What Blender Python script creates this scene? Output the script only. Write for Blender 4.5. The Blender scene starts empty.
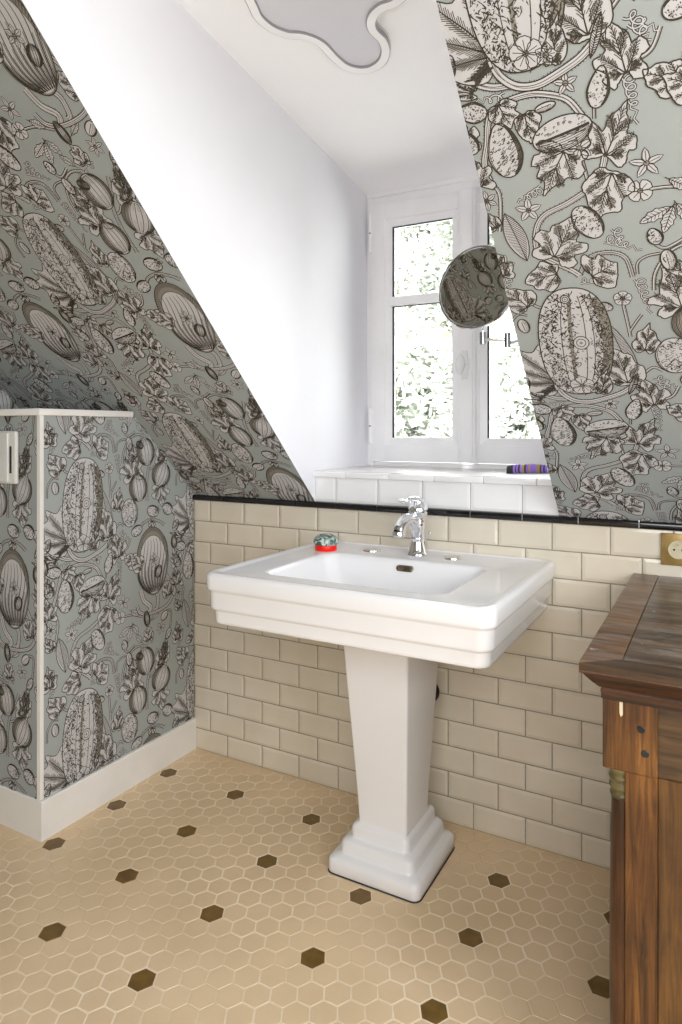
import bpy, bmesh, math, random
import numpy as np
from mathutils import Vector, Matrix

SC = bpy.context.scene
COL = SC.collection
PI = math.pi

# ------------------------------------------------------------------ materials
def mat(name, col, rough=0.5, metal=0.0, spec=0.5, coat=0.0, trans=0.0, ior=1.45):
    m = bpy.data.materials.new(name); m.use_nodes = True
    b = m.node_tree.nodes['Principled BSDF']
    b.inputs['Base Color'].default_value = (*col, 1)
    b.inputs['Roughness'].default_value = rough
    b.inputs['Metallic'].default_value = metal
    b.inputs['Specular IOR Level'].default_value = spec
    b.inputs['Coat Weight'].default_value = coat
    b.inputs['Transmission Weight'].default_value = trans
    b.inputs['IOR'].default_value = ior
    return m

def vary(m, scale, c0, c1, stretch=(1, 1, 1), detail=3, pos=(0.35, 0.65), bump=0.0, bscale=None):
    """object-space noise between two colours, optional bump"""
    nt = m.node_tree; N = nt.nodes; b = N['Principled BSDF']
    tc = N.new('ShaderNodeTexCoord'); mp = N.new('ShaderNodeMapping')
    mp.inputs['Scale'].default_value = stretch
    nt.links.new(tc.outputs['Object'], mp.inputs['Vector'])
    no = N.new('ShaderNodeTexNoise'); no.inputs['Scale'].default_value = scale; no.inputs['Detail'].default_value = detail
    nt.links.new(mp.outputs['Vector'], no.inputs['Vector'])
    r = N.new('ShaderNodeValToRGB')
    r.color_ramp.elements[0].position = pos[0]; r.color_ramp.elements[0].color = (*c0, 1)
    r.color_ramp.elements[1].position = pos[1]; r.color_ramp.elements[1].color = (*c1, 1)
    nt.links.new(no.outputs['Fac'], r.inputs['Fac'])
    nt.links.new(r.outputs['Color'], b.inputs['Base Color'])
    if bump:
        bp = N.new('ShaderNodeBump'); bp.inputs['Strength'].default_value = bump; bp.inputs['Distance'].default_value = 0.002
        n2 = no
        if bscale:
            n2 = N.new('ShaderNodeTexNoise'); n2.inputs['Scale'].default_value = bscale
            nt.links.new(mp.outputs['Vector'], n2.inputs['Vector'])
        nt.links.new(n2.outputs['Fac'], bp.inputs['Height'])
        nt.links.new(bp.outputs['Normal'], b.inputs['Normal'])
    return m

def lin(r, g, b):
    f = lambda c: (c / 255 / 12.92) if c / 255 <= 0.04045 else ((c / 255 + 0.055) / 1.055) ** 2.4
    return (f(r), f(g), f(b))

M = {}
M['paper'] = mat('wallpaper_ground', lin(161, 167, 165), 0.75, spec=0.2)
M['cream'] = mat('wallpaper_cream', lin(194, 193, 193), 0.75, spec=0.2)
M['ink'] = mat('wallpaper_ink', lin(66, 61, 53), 0.75, spec=0.2)
M['taupe'] = mat('wallpaper_taupe', lin(138, 133, 124), 0.75, spec=0.2)
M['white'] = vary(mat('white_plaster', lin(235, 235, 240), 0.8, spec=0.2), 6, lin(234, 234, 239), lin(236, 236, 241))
M['ceil'] = vary(mat('ceiling_plaster', lin(250, 250, 252), 0.8, spec=0.2), 6, lin(249, 249, 251), lin(251, 251, 253))  # ceiling lighter than the cheeks: window light put into the plaster colour
M['alu'] = vary(mat('grey_aluminium_edge', lin(160, 160, 166), 0.5), 6, lin(156, 156, 162), lin(165, 165, 171))  # sides of the white lamp rim, their shade painted in as grey
M['gloss'] = vary(mat('white_gloss_paint', lin(244, 244, 246), 0.3), 9, lin(242, 242, 244), lin(246, 246, 248))
M['base'] = vary(mat('baseboard_paint', lin(232, 230, 226), 0.4), 7, lin(229, 227, 222), lin(235, 233, 230))
M['tile'] = vary(mat('cream_tile_glaze', lin(219, 211, 194), 0.12, coat=0.3), 5, lin(215, 206, 188), lin(224, 216, 200))
M['sill_tile'] = vary(mat('white_tile_glaze', lin(238, 238, 238), 0.1, coat=0.3), 5, lin(236, 236, 236), lin(241, 241, 242))
M['grout'] = vary(mat('wall_grout', lin(150, 141, 124), 0.9), 50, lin(140, 132, 115), lin(160, 151, 135))
M['black'] = vary(mat('black_tile_glaze', lin(20, 20, 22), 0.12, coat=0.5), 20, lin(14, 14, 15), lin(26, 26, 28))
M['hex'] = vary(mat('beige_hex_tile', lin(223, 198, 162), 0.40), 3.0, lin(217, 192, 155), lin(230, 205, 170), detail=6, bump=0.1, bscale=40)
M['hexb'] = vary(mat('brown_hex_tile', lin(112, 84, 38), 0.3), 30, lin(104, 78, 34), lin(124, 95, 46), bump=0.1)
M['fgrout'] = vary(mat('floor_grout', lin(232, 216, 188), 0.9), 2.2, lin(220, 197, 162), lin(244, 230, 208), detail=4, pos=(0.42, 0.58))
M['ceramic'] = vary(mat('white_ceramic', lin(237, 237, 239), 0.14, coat=0.15), 3, lin(236, 236, 238), lin(238, 238, 240))
M['chrome'] = vary(mat('chrome', (0.85, 0.86, 0.88), 0.06, metal=1), 20, (0.82, 0.83, 0.85), (0.9, 0.9, 0.92))
M['steel'] = vary(mat('dark_steel', (0.3, 0.3, 0.31), 0.25, metal=1), 20, (0.27, 0.27, 0.28), (0.34, 0.34, 0.35))
M['mirror'] = vary(mat('mirror_silver', (0.86, 0.87, 0.84), 0.0, metal=1), 3, (0.93, 0.94, 0.91), (0.95, 0.96, 0.93))
M['brass'] = vary(mat('aged_brass', lin(158, 130, 76), 0.35, metal=0.3), 40, lin(150, 122, 70), lin(166, 138, 84))
M['oldmetal'] = vary(mat('dull_bronze', lin(120, 108, 88), 0.35, metal=0.7), 60, lin(95, 84, 66), lin(140, 128, 106))
M['diff'] = vary(mat('grey_diffuser', lin(214, 214, 221), 0.35), 3, lin(212, 212, 219), lin(216, 216, 223))
M['lampw'] = vary(mat('white_lamp_frame', lin(246, 246, 248), 0.3), 9, lin(244, 244, 246), lin(248, 248, 250))
M['plastic'] = vary(mat('white_plastic', lin(214, 214, 210), 0.35), 9, lin(211, 211, 207), lin(217, 217, 213))
M['dark'] = vary(mat('dark_gap', lin(40, 38, 34), 0.6), 9, lin(36, 34, 30), lin(46, 44, 40))
M['blackrub'] = vary(mat('black_rubber', lin(28, 30, 28), 0.4), 30, lin(20, 22, 20), lin(44, 48, 46))
M['red'] = vary(mat('red_enamel', (0.9, 0.012, 0.004), 0.3), 9, (0.9, 0.010, 0.003), (0.95, 0.016, 0.005))
M['gap'] = vary(mat('socket_cream', lin(206, 194, 164), 0.4), 9, lin(202, 190, 160), lin(210, 198, 168))
M['asphalt'] = vary(mat('seal_black', lin(46, 48, 52), 0.6), 12, lin(40, 42, 46), lin(58, 60, 64))
M['leafg'] = vary(mat('garden_leaf', (0.30, 0.36, 0.20), 0.6), 1.3, (0.31, 0.335, 0.27), (0.50, 0.51, 0.46), detail=4)
M['bark'] = vary(mat('garden_bark', (0.3, 0.26, 0.2), 0.8), 6, (0.25, 0.22, 0.17), (0.4, 0.36, 0.3))
M['lawn'] = vary(mat('garden_lawn', (0.4, 0.42, 0.26), 0.9), 2, (0.42, 0.43, 0.38), (0.58, 0.59, 0.54))

def wood_mat(name, dark, midc, light, axis, rough=0.45, wear=0.0, wearcol=None, scale=1.0):
    m = bpy.data.materials.new(name); m.use_nodes = True
    nt = m.node_tree; N = nt.nodes; b = N['Principled BSDF']
    tc = N.new('ShaderNodeTexCoord'); mp = N.new('ShaderNodeMapping')
    s = [26 * scale] * 3; s['xyz'.index(axis)] = 1.6 * scale
    mp.inputs['Scale'].default_value = s
    nt.links.new(tc.outputs['Object'], mp.inputs['Vector'])
    no = N.new('ShaderNodeTexNoise'); no.inputs['Scale'].default_value = 1.4; no.inputs['Detail'].default_value = 8
    no.inputs['Distortion'].default_value = 0.9; no.inputs['Roughness'].default_value = 0.65
    nt.links.new(mp.outputs['Vector'], no.inputs['Vector'])
    r = N.new('ShaderNodeValToRGB'); e = r.color_ramp.elements
    e[0].position = 0.3; e[0].color = (*dark, 1); e[1].position = 0.72; e[1].color = (*light, 1)
    k = e.new(0.5); k.color = (*midc, 1)
    nt.links.new(no.outputs['Fac'], r.inputs['Fac'])
    out = r.outputs['Color']
    if wear:
        n2 = N.new('ShaderNodeTexNoise'); n2.inputs['Scale'].default_value = 9; n2.inputs['Detail'].default_value = 6; n2.inputs['Roughness'].default_value = 0.7
        mp2 = N.new('ShaderNodeMapping'); s2 = [3.2, 3.2, 3.2]; s2['xyz'.index(axis)] = 0.9
        mp2.inputs['Scale'].default_value = s2
        nt.links.new(tc.outputs['Object'], mp2.inputs['Vector']); nt.links.new(mp2.outputs['Vector'], n2.inputs['Vector'])
        r2 = N.new('ShaderNodeValToRGB'); r2.color_ramp.elements[0].position = 0.62 - wear * 0.25; r2.color_ramp.elements[1].position = 0.75
        nt.links.new(n2.outputs['Fac'], r2.inputs['Fac'])
        mx = N.new('ShaderNodeMixRGB'); mx.inputs['Color2'].default_value = (*wearcol, 1)
        nt.links.new(r2.outputs['Color'], mx.inputs['Fac']); nt.links.new(out, mx.inputs['Color1'])
        out = mx.outputs['Color']
    if wear:                                          # chalky scuffs
        n3 = N.new('ShaderNodeTexNoise'); n3.inputs['Scale'].default_value = 26; n3.inputs['Detail'].default_value = 5; n3.inputs['Roughness'].default_value = .75
        nt.links.new(tc.outputs['Object'], n3.inputs['Vector'])
        r3 = N.new('ShaderNodeValToRGB'); r3.color_ramp.elements[0].position = .66; r3.color_ramp.elements[1].position = .70
        nt.links.new(n3.outputs['Fac'], r3.inputs['Fac'])
        m3 = N.new('ShaderNodeMixRGB'); m3.inputs['Color2'].default_value = (*lin(196, 190, 184), 1)
        nt.links.new(r3.outputs['Color'], m3.inputs['Fac']); nt.links.new(out, m3.inputs['Color1']); out = m3.outputs['Color']
    else:                                             # broad dark patches in the old varnish
        n3 = N.new('ShaderNodeTexNoise'); n3.inputs['Scale'].default_value = 11; n3.inputs['Detail'].default_value = 6
        nt.links.new(tc.outputs['Object'], n3.inputs['Vector'])
        r3 = N.new('ShaderNodeValToRGB'); r3.color_ramp.elements[0].position = .38; r3.color_ramp.elements[1].position = .62
        r3.color_ramp.elements[0].color = (.55, .5, .45, 1)
        nt.links.new(n3.outputs['Fac'], r3.inputs['Fac'])
        m3 = N.new('ShaderNodeMixRGB'); m3.blend_type = 'MULTIPLY'; m3.inputs['Fac'].default_value = .8
        nt.links.new(r3.outputs['Color'], m3.inputs['Color2']); nt.links.new(out, m3.inputs['Color1']); out = m3.outputs['Color']
    nt.links.new(out, b.inputs['Base Color'])
    b.inputs['Roughness'].default_value = rough
    bp = N.new('ShaderNodeBump'); bp.inputs['Strength'].default_value = 0.35; bp.inputs['Distance'].default_value = 0.0015
    nt.links.new(no.outputs['Fac'], bp.inputs['Height']); nt.links.new(bp.outputs['Normal'], b.inputs['Normal'])
    return m

M['wood'] = wood_mat('walnut_upright', lin(34, 20, 7), lin(100, 62, 24), lin(146, 98, 44), 'z', scale=1.9)
M['wood_panel'] = wood_mat('walnut_panel', lin(58, 36, 14), lin(98, 66, 30), lin(124, 88, 44), 'z', scale=2.4)
M['wood_rail'] = wood_mat('walnut_rail', lin(46, 32, 19), lin(80, 58, 36), lin(102, 76, 48), 'x', scale=1.8)
M['wood_dark'] = wood_mat('dark_moulding', lin(26, 14, 7), lin(68, 40, 20), lin(112, 70, 34), 'x', scale=1.6)
M['wood_col'] = wood_mat('walnut_column', lin(34, 18, 8), lin(76, 44, 19), lin(104, 64, 30), 'z', rough=0.3, scale=1.6)
M['wood_top'] = wood_mat('worn_top_boards', lin(44, 32, 22), lin(96, 76, 58), lin(136, 114, 92), 'x', rough=0.34, wear=0.5, wearcol=lin(150, 142, 132), scale=.8)
M['wood_edge'] = wood_mat('worn_top_edge_board', lin(54, 35, 20), lin(116, 82, 52), lin(158, 118, 80), 'x', rough=0.34, wear=0.5, wearcol=lin(142, 136, 132), scale=1.1)
M['capital'] = wood_mat('green_bronze_capital', lin(50, 46, 26), lin(92, 84, 52), lin(150, 138, 92), 'x', rough=0.35)

def glass_mat():
    m = bpy.data.materials.new('window_glass'); m.use_nodes = True
    nt = m.node_tree; N = nt.nodes; N.clear()
    o = N.new('ShaderNodeOutputMaterial'); mx = N.new('ShaderNodeMixShader')
    t = N.new('ShaderNodeBsdfTransparent'); t.inputs['Color'].default_value = (0.97, 0.98, 0.98, 1)
    g = N.new('ShaderNodeBsdfGlossy'); g.inputs['Roughness'].default_value = 0.02
    f = N.new('ShaderNodeFresnel'); f.inputs['IOR'].default_value = 1.35
    nt.links.new(f.outputs[0], mx.inputs[0]); nt.links.new(t.outputs[0], mx.inputs[1]); nt.links.new(g.outputs[0], mx.inputs[2])
    nt.links.new(mx.outputs[0], o.inputs[0]); return m
M['glass'] = glass_mat()

def marble_mat():
    m = bpy.data.materials.new('green_white_glass_dome'); m.use_nodes = True
    nt = m.node_tree; N = nt.nodes; b = N['Principled BSDF']
    tc = N.new('ShaderNodeTexCoord'); no = N.new('ShaderNodeTexNoise'); no.inputs['Scale'].default_value = 45; no.inputs['Distortion'].default_value = 1.5
    nt.links.new(tc.outputs['Object'], no.inputs['Vector'])
    r = N.new('ShaderNodeValToRGB'); e = r.color_ramp.elements
    e[0].position = 0.42; e[0].color = (*lin(62, 92, 80), 1); e[1].position = 0.6; e[1].color = (*lin(196, 206, 202), 1)
    k = e.new(0.5); k.color = (*lin(104, 132, 122), 1)
    nt.links.new(no.outputs['Fac'], r.inputs['Fac']); nt.links.new(r.outputs['Color'], b.inputs['Base Color'])
    b.inputs['Roughness'].default_value = 0.06; b.inputs['Coat Weight'].default_value = 0.6
    return m
M['marble'] = marble_mat()

# ------------------------------------------------------------------ mesh helpers
class MB:
    """collects faces with material slots, built as one mesh object"""
    def __init__(s): s.v = []; s.f = []; s.mi = []; s.mats = []; s.sm = []
    def slot(s, m):
        if m not in s.mats: s.mats.append(m)
        return s.mats.index(m)
    def face(s, pts, m, smooth=False):
        n = len(s.v); s.v.extend([tuple(p) for p in pts]); s.f.append(tuple(range(n, n + len(pts)))); s.mi.append(s.slot(m)); s.sm.append(smooth)
    def raw(s, vs, fs, m, smooth=False):
        n = len(s.v); s.v.extend([tuple(p) for p in vs]); k = s.slot(m)
        for f in fs: s.f.append(tuple(i + n for i in f)); s.mi.append(k); s.sm.append(smooth)
    def box(s, x0, y0, z0, x1, y1, z1, m, bev=0.0, seg=2):
        if bev <= 0:
            vs = [(x, y, z) for x in (x0, x1) for y in (y0, y1) for z in (z0, z1)]
            fs = [(0, 1, 3, 2), (4, 6, 7, 5), (0, 4, 5, 1), (2, 3, 7, 6), (0, 2, 6, 4), (1, 5, 7, 3)]
            s.raw(vs, fs, m); return
        bm = bmesh.new(); bmesh.ops.create_cube(bm, size=1)
        for v in bm.verts: v.co = Vector(((x0 + x1) / 2 + v.co.x * (x1 - x0), (y0 + y1) / 2 + v.co.y * (y1 - y0), (z0 + z1) / 2 + v.co.z * (z1 - z0)))
        bmesh.ops.bevel(bm, geom=bm.edges[:], offset=bev, segments=seg, affect='EDGES', profile=0.5)
        s.addbm(bm, m, seg > 1)
    def addbm(s, bm, m, smooth=False, mtx=None):
        if mtx is not None: bm.transform(mtx)
        bm.verts.index_update(); s.raw([v.co[:] for v in bm.verts], [[v.index for v in f.verts] for f in bm.faces], m, smooth); bm.free()
    def loft(s, rings, m, close0=True, close1=True, smooth=True):
        n = len(rings[0]); vs = [p for r in rings for p in r]; fs = []
        for i in range(len(rings) - 1):
            for j in range(n):
                a = i * n + j; b = i * n + (j + 1) % n
                fs.append((a, b, b + n, a + n))
        if close0: fs.append(tuple(range(n))[::-1])
        if close1: fs.append(tuple(range((len(rings) - 1) * n, len(rings) * n)))
        s.raw(vs, fs, m, smooth)
    def lathe(s, prof, m, mtx=Matrix(), n=32, smooth=True, caps=True):
        rings = []
        for r, z in prof: rings.append([tuple(mtx @ Vector((r * math.cos(2 * PI * i / n), r * math.sin(2 * PI * i / n), z))) for i in range(n)])
        s.loft(rings, m, caps, caps, smooth)
    def tube(s, pts, rad, m, n=12, smooth=True, caps=True, squash=None):
        pts = [Vector(p) for p in pts]; rings = []
        if not hasattr(rad, '__len__'): rad = [rad] * len(pts)
        up = None
        for i, p in enumerate(pts):
            t = (pts[min(i + 1, len(pts) - 1)] - pts[max(i - 1, 0)]).normalized()
            if up is None:
                up = Vector((0, 0, 1)) if abs(t.z) < 0.9 else Vector((1, 0, 0))
            a = t.cross(up).normalized(); b = a.cross(t).normalized(); up = b
            sq = squash or (1, 1)
            rings.append([tuple(p + a * rad[i] * sq[0] * math.cos(2 * PI * k / n) + b * rad[i] * sq[1] * math.sin(2 * PI * k / n)) for k in range(n)])
        s.loft(rings, m, caps, caps, smooth)
    def prism(s, poly, axis, a, b, m, smooth=False):
        def P(p, t):
            if axis == 'x': return (t, p[0], p[1])
            if axis == 'y': return (p[0], t, p[1])
            return (p[0], p[1], t)
        n = len(poly); vs = [P(p, a) for p in poly] + [P(p, b) for p in poly]
        fs = [tuple(range(n)), tuple(range(2 * n - 1, n - 1, -1))] + [(i, i + n, (i + 1) % n + n, (i + 1) % n) for i in range(n)]
        s.raw(vs, fs, m, smooth)
    def build(s, name, parent=None, loc=None, fix=True, autosmooth=35):
        me = bpy.data.meshes.new(name)
        me.from_pydata(s.v, [], s.f)
        for m in s.mats: me.materials.append(m)
        me.polygons.foreach_set('material_index', s.mi)
        me.polygons.foreach_set('use_smooth', s.sm)
        if fix:
            bm = bmesh.new(); bm.from_mesh(me); bmesh.ops.remove_doubles(bm, verts=bm.verts[:], dist=1e-6)
            bmesh.ops.recalc_face_normals(bm, faces=bm.faces[:])
            lim = math.radians(autosmooth)
            for e in bm.edges:
                if len(e.link_faces) == 2 and e.calc_face_angle(0) > lim: e.smooth = False
            bm.to_mesh(me); bm.free()
        o = bpy.data.objects.new(name, me); COL.objects.link(o)
        if loc is not None:
            me.transform(Matrix.Translation(-Vector(loc))); o.location = loc
        if parent is not None:
            o.parent = parent
            pw = parent.matrix_basis.copy()
            q = parent.parent
            while q is not None: pw = q.matrix_basis @ pw; q = q.parent
            o.matrix_basis = pw.inverted() @ o.matrix_basis
        return o

def empty(name, loc, label, cat, group=None):
    o = bpy.data.objects.new(name, None); COL.objects.link(o); o.location = loc; o.empty_display_size = 0.05
    o['label'] = label; o['category'] = cat
    if group: o['group'] = group
    return o
def thing(o, label, cat, group=None):
    o['label'] = label; o['category'] = cat
    if group: o['group'] = group
    return o
def struct(o): o['kind'] = 'structure'; return o

def catmull(P, n=8, closed=False):
    P = [np.array(p, float) for p in P]; out = []
    N = len(P); rng = range(N) if closed else range(N - 1)
    for i in rng:
        if closed: a, b, c, d = P[(i - 1) % N], P[i], P[(i + 1) % N], P[(i + 2) % N]
        else: a, b, c, d = P[max(i - 1, 0)], P[i], P[i + 1], P[min(i + 2, N - 1)]
        for k in range(n):
            t = k / n
            out.append(0.5 * ((2 * b) + (c - a) * t + (2 * a - 5 * b + 4 * c - d) * t * t + (3 * b - a - 3 * c + d) * t ** 3))
    if not closed: out.append(P[-1])
    return out

def rrect(x0, y0, x1, y1, r, z, n=8):
    if not hasattr(r, '__len__'): r = (r, r, r, r)
    pts = []
    cs = [(x1, y1, r[2], 0), (x0, y1, r[3], 90), (x0, y0, r[0], 180), (x1, y0, r[1], 270)]
    for cx, cy, rr, a in cs:
        sx = -1 if cx == x1 else 1; sy = -1 if cy == y1 else 1
        for k in range(n + 1):
            t = math.radians(a + 90 * k / n)
            pts.append((cx + sx * rr + rr * math.cos(t), cy + sy * rr + rr * math.sin(t), z))
    return pts

# ------------------------------------------------------------------ wallpaper drawing
# one repeat of the printed paper, drawn as flat shapes in metres; layers are a tenth of a millimetre apart
TW, TH = 0.54, 0.715
rnd = random.Random(4)
class Draw:
    def __init__(s): s.P = []                        # (layer, mat, pts)
    def poly(s, pts, m, z): s.P.append((z, m, [(float(p[0]), float(p[1])) for p in pts]))
    def line(s, pts, w, m, z, closed=False, taper=False):
        P = [np.array(p, float) for p in pts]
        if closed: P = P + [P[0], P[1]]
        n = len(P); L = []; R = []
        for i in range(n):
            t = P[min(i + 1, n - 1)] - P[max(i - 1, 0)]; l = np.hypot(*t)
            if l < 1e-9: t = np.array([1., 0]); l = 1
            nn = np.array([-t[1], t[0]]) / l
            ww = (w(i / (n - 1)) if callable(w) else w) * 0.5
            if taper: ww *= 0.25 + 0.75 * math.sin(PI * min(max(i / (n - 1), 0.0), 1.0))
            L.append(P[i] + nn * ww); R.append(P[i] - nn * ww)
        for i in range(n - 1): s.poly([L[i], L[i + 1], R[i + 1], R[i]], m, z)
D = Draw()
INK = 0.0021
def xf(c, a, sx=1.0, sy=None):
    sy = sx if sy is None else sy
    ca, sa = math.cos(math.radians(a)), math.sin(math.radians(a))
    return lambda p: np.array([c[0] + ca * p[0] * sx - sa * p[1] * sy, c[1] + sa * p[0] * sx + ca * p[1] * sy])
def jag(pts, amp):
    return [np.array(p) + np.array([rnd.uniform(-amp, amp), rnd.uniform(-amp, amp)]) for p in pts]

def vine(pts, w, z, hairs=True, m='cream'):
    P = catmull(pts, 7)
    D.line(P, w + 2 * INK * 0.9, 'ink', z)
    D.line(P, w, m, z + 1)
    D.line([p + np.array([w * 0.22, -w * 0.22]) for p in P], INK * 0.7, 'taupe', z + 2)
    if w > .005:
        D.line([p + np.array([-w * 0.10, w * 0.10]) for p in P], INK * 0.55, 'ink', z + 2)
    if hairs:
        for i in range(1, len(P) - 1, 1):
            t = P[i + 1] - P[i - 1]; t = t / (np.hypot(*t) + 1e-9); nn = np.array([-t[1], t[0]])
            for sg in (-1, 1):
                b = P[i] + nn * sg * (w * 0.5 + INK * 0.5) + t * rnd.uniform(-.002, .002)
                D.line([b, b + nn * sg * rnd.uniform(.0015, .0032) + t * 0.0012], INK * 0.5, 'ink', z)
def tendril(c, a, L=0.05, turns=3, w=0.0022, z=1, amp=0.009):
    amp *= 1.35; w *= 1.15
    T = xf(c, a); P = []
    n = turns * 12
    for i in range(n + 1):
        t = i / n; th = t * turns * 2 * PI; r = amp * (1 - 0.45 * t)
        P.append(T((L * t * 0.75 + r * math.sin(th), r * (1 - math.cos(th)) - r)))
    P += [T((L * 0.85, 0.004)), T((L, -0.003)), T((L * 1.15, 0.002))]
    D.line(P, w + INK * 1.1, 'ink', z); D.line(P, w * 0.75, 'cream', z + 1)
LEAFA = [(0, 0), (.16, -.08), (.36, -.14), (.50, .02), (.40, .16), (.56, .28), (.50, .48), (.30, .46), (.26, .66), (.14, .78), (0, 1.0), (-.14, .78), (-.26, .66), (-.30, .46), (-.50, .48), (-.56, .28), (-.40, .16), (-.50, .02), (-.36, -.14), (-.16, -.08)]
LEAFB = [(0, 0), (.22, -.06), (.42, .10), (.50, .34), (.38, .52), (.30, .72), (.12, .84), (0, 1.0), (-.14, .82), (-.36, .74), (-.38, .5), (-.52, .3), (-.42, .08), (-.2, -.05)]
def leaf(c, a, L, W=None, z=6, kind=0, shade=0.5, dens=1.0):
    W = L if W is None else W
    L *= 1.14; W *= 1.14
    T = xf((c[0], c[1]), a, W, L)
    base = LEAFB if kind else LEAFA
    base = [(p[0] + rnd.uniform(-.05, .05), p[1] + rnd.uniform(-.05, .05) - 0.42) for p in base]
    O = catmull(base, 4, True)
    O = [p + np.array([rnd.uniform(-.014, .014), rnd.uniform(-.014, .014)]) for p in O]
    OP = [T(p) for p in O]
    D.poly(OP, 'cream', z)
    D.line(OP, INK * 1.1, 'ink', z + 2, closed=True)
    rr = lambda ang: max((np.hypot(*p) for p in O if abs((math.atan2(p[1] + .3, p[0]) - ang + PI) % (2 * PI) - PI) < .25), default=.4)
    tips = [(0, .5), (.44, .05), (-.44, .05), (.34, -.34), (-.34, -.34), (.24, .3), (-.24, .3)]
    b = np.array((0, -.40))
    for k, t in enumerate(tips):
        t = np.array(t) * .94; o = b if k < 5 else np.array((0, -.05))
        q = [T(o), T((t + o) * .5 + np.array([.02, -.01])), T(t)]
        D.line(catmull(q, 3), lambda f: INK * (1.25 - .7 * f), 'ink', z + 2)
        d = t - o; l = np.hypot(*d); d = d / l
        n = int(max(3, 5.5 * L / 0.06))
        for i in range(n):
            f = 0.25 + 0.7 * (i + rnd.random() * .3) / n
            p = o + (t - o) * f
            for sg in (-1, 1):
                e = np.array([d[0] * .8 - sg * d[1] * .6, d[1] * .8 + sg * d[0] * .6]) * rnd.uniform(.13, .2) * (1.15 - f * .6)
                D.line([T(p), T(p + e * .6 + d * .01), T(p + e)], INK * 0.6, 'ink', z + 2)
                if rnd.random() < .55:
                    e2 = e * .5; D.line([T(p + e * .3 + d * .03), T(p + e * .3 + d * .03 + e2)], INK * 0.5, 'taupe', z + 2)
    for i in range(int(16 * L / .06)):                 # cross hatching low on one side
        p = np.array([rnd.uniform(.05, .34), rnd.uniform(-.42, .05)])
        if shade > .3: D.line([T(p), T(p + np.array([.07, .05]))], INK * .55, 'ink', z + 2)
def hatch(T, inside, n, ang, ln, z, m='ink', w=0.5):
    d = np.array([math.cos(math.radians(ang)), math.sin(math.radians(ang))])
    for _ in range(n):
        p = np.array([rnd.uniform(-.5, .5), rnd.uniform(-.5, .5)])
        if inside(p) and inside(p + d * ln): D.line([T(p), T(p + d * ln * rnd.uniform(.6, 1))], INK * w, m, z)
def blob(prof, n=10):
    P = catmull(prof + [(-x, y) for x, y in prof[::-1][1:-1]] if prof[0][0] == 0 else prof, n, True)
    return P
def egg(c, a, L, W, z=8, style='stripe', neck=0.0):
    """gourd or melon: L long, W wide; neck>0 makes it pear shaped"""
    L *= 1.1; W *= 1.12
    T = xf(c, a, W, L)
    O = []
    for i in range(28):
        th = 2 * PI * i / 28; y = 0.5 * math.sin(th); x = 0.5 * math.cos(th)
        x *= 1 - neck * max(0, y + 0.1) * 1.35
        O.append((x, y))
    OP = [T(p) for p in O]
    D.poly(OP, 'cream', z)
    ins = lambda p: (p[0] / (1 - neck * max(0, p[1] + .1) * 1.35)) ** 2 + p[1] ** 2 < .21
    def mer(k, w, m, zz, y0=-.46, y1=.46):
        q = []
        for i in range(9):
            y = y0 + (y1 - y0) * i / 8; x = k * math.sqrt(max(0, .25 - y * y)) * (1 - neck * max(0, y + .1) * 1.35); q.append(T((x, y)))
        D.line(q, w, m, zz)
    if style == 'stripe':
        for k in (-.95, -.8, -.62, .86, .95): mer(k, W * 0.07, 'taupe', z + 1)
        for k in (-.8, -.45, -.08, .3, .62, .85): mer(k, INK * .9, 'ink', z + 2)
        for k in (-.93, -.87, -.72, -.66, -.56, .72, .78, .92, .96): mer(k, INK * .55, 'ink', z + 2, -.44, .44)
        for k in (-.3, -.2, .1, .18, .45): mer(k, INK * .45, 'taupe', z + 2, -.46, -.1); mer(k, INK * .45, 'taupe', z + 2, .2, .46)
    elif style == 'wart':
        for k in (.9, .8): mer(k, W * .07, 'taupe', z + 1)
        for _ in range(int(26 * max(1, L * W / 0.0016))):
            p = np.array([rnd.uniform(-.45, .45), rnd.uniform(-.45, .45)])
            if ins(p):
                r = 0.0022; q = T(p)
                D.line([q + r * np.array([math.cos(t), math.sin(t)]) for t in (-2.6, -1.8, -.9, 0, .7)], INK * .7, 'ink', z + 2)
        for k in (.95, .84, .72): mer(k, INK * .6, 'ink', z + 2)
    elif style == 'mottle':
        for _ in range(int(95 * max(1, L * W / 0.003))):
            p = np.array([rnd.uniform(-.5, .5), rnd.uniform(-.5, .5)])
            if ins(p):
                e = np.array([rnd.uniform(-.1, .1), rnd.uniform(-.06, .06)])
                D.line([T(p), T(p + e)], INK * rnd.uniform(.5, 1.2), rnd.choice(['ink', 'ink', 'taupe']), z + 2)
    elif style == 'seam':
        for k in (.2, .35, .5, .65, .78, .9): mer(k, INK * .6, 'ink', z + 2, -.45, .45)
        hatch(T, lambda p: p[0] > .05 and ins(p), 110, 80, .10, z + 2, 'ink', .6)
        mer(0.05, INK * 2.2, 'ink', z + 2)
        for _ in range(26):
            p = np.array([rnd.uniform(-.4, -.05), rnd.uniform(-.42, .42)])
            if ins(p): q = T(p); D.line([q + .0018 * np.array([math.cos(t), math.sin(t)]) for t in (0, 1.5, 3, 4.5)], INK * .6, 'ink', z + 2)
    elif style == 'plain':
        for k in (.3, .6, .8): mer(k, INK * .5, 'taupe', z + 2)
        mer(-.1, INK * .7, 'ink', z + 2, -.4, .3)
    if style in ('mottle', 'wart', 'plain'):
        for k in (.78, .86, .92, -.9): mer(k, INK * .6, 'ink', z + 2, -.42, .40)
        hatch(T, ins, int(16 * L * W / .002), 20, .12, z + 2, 'ink', .5)
    D.line(OP, INK * 1.1, 'ink', z + 2, closed=True)
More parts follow.
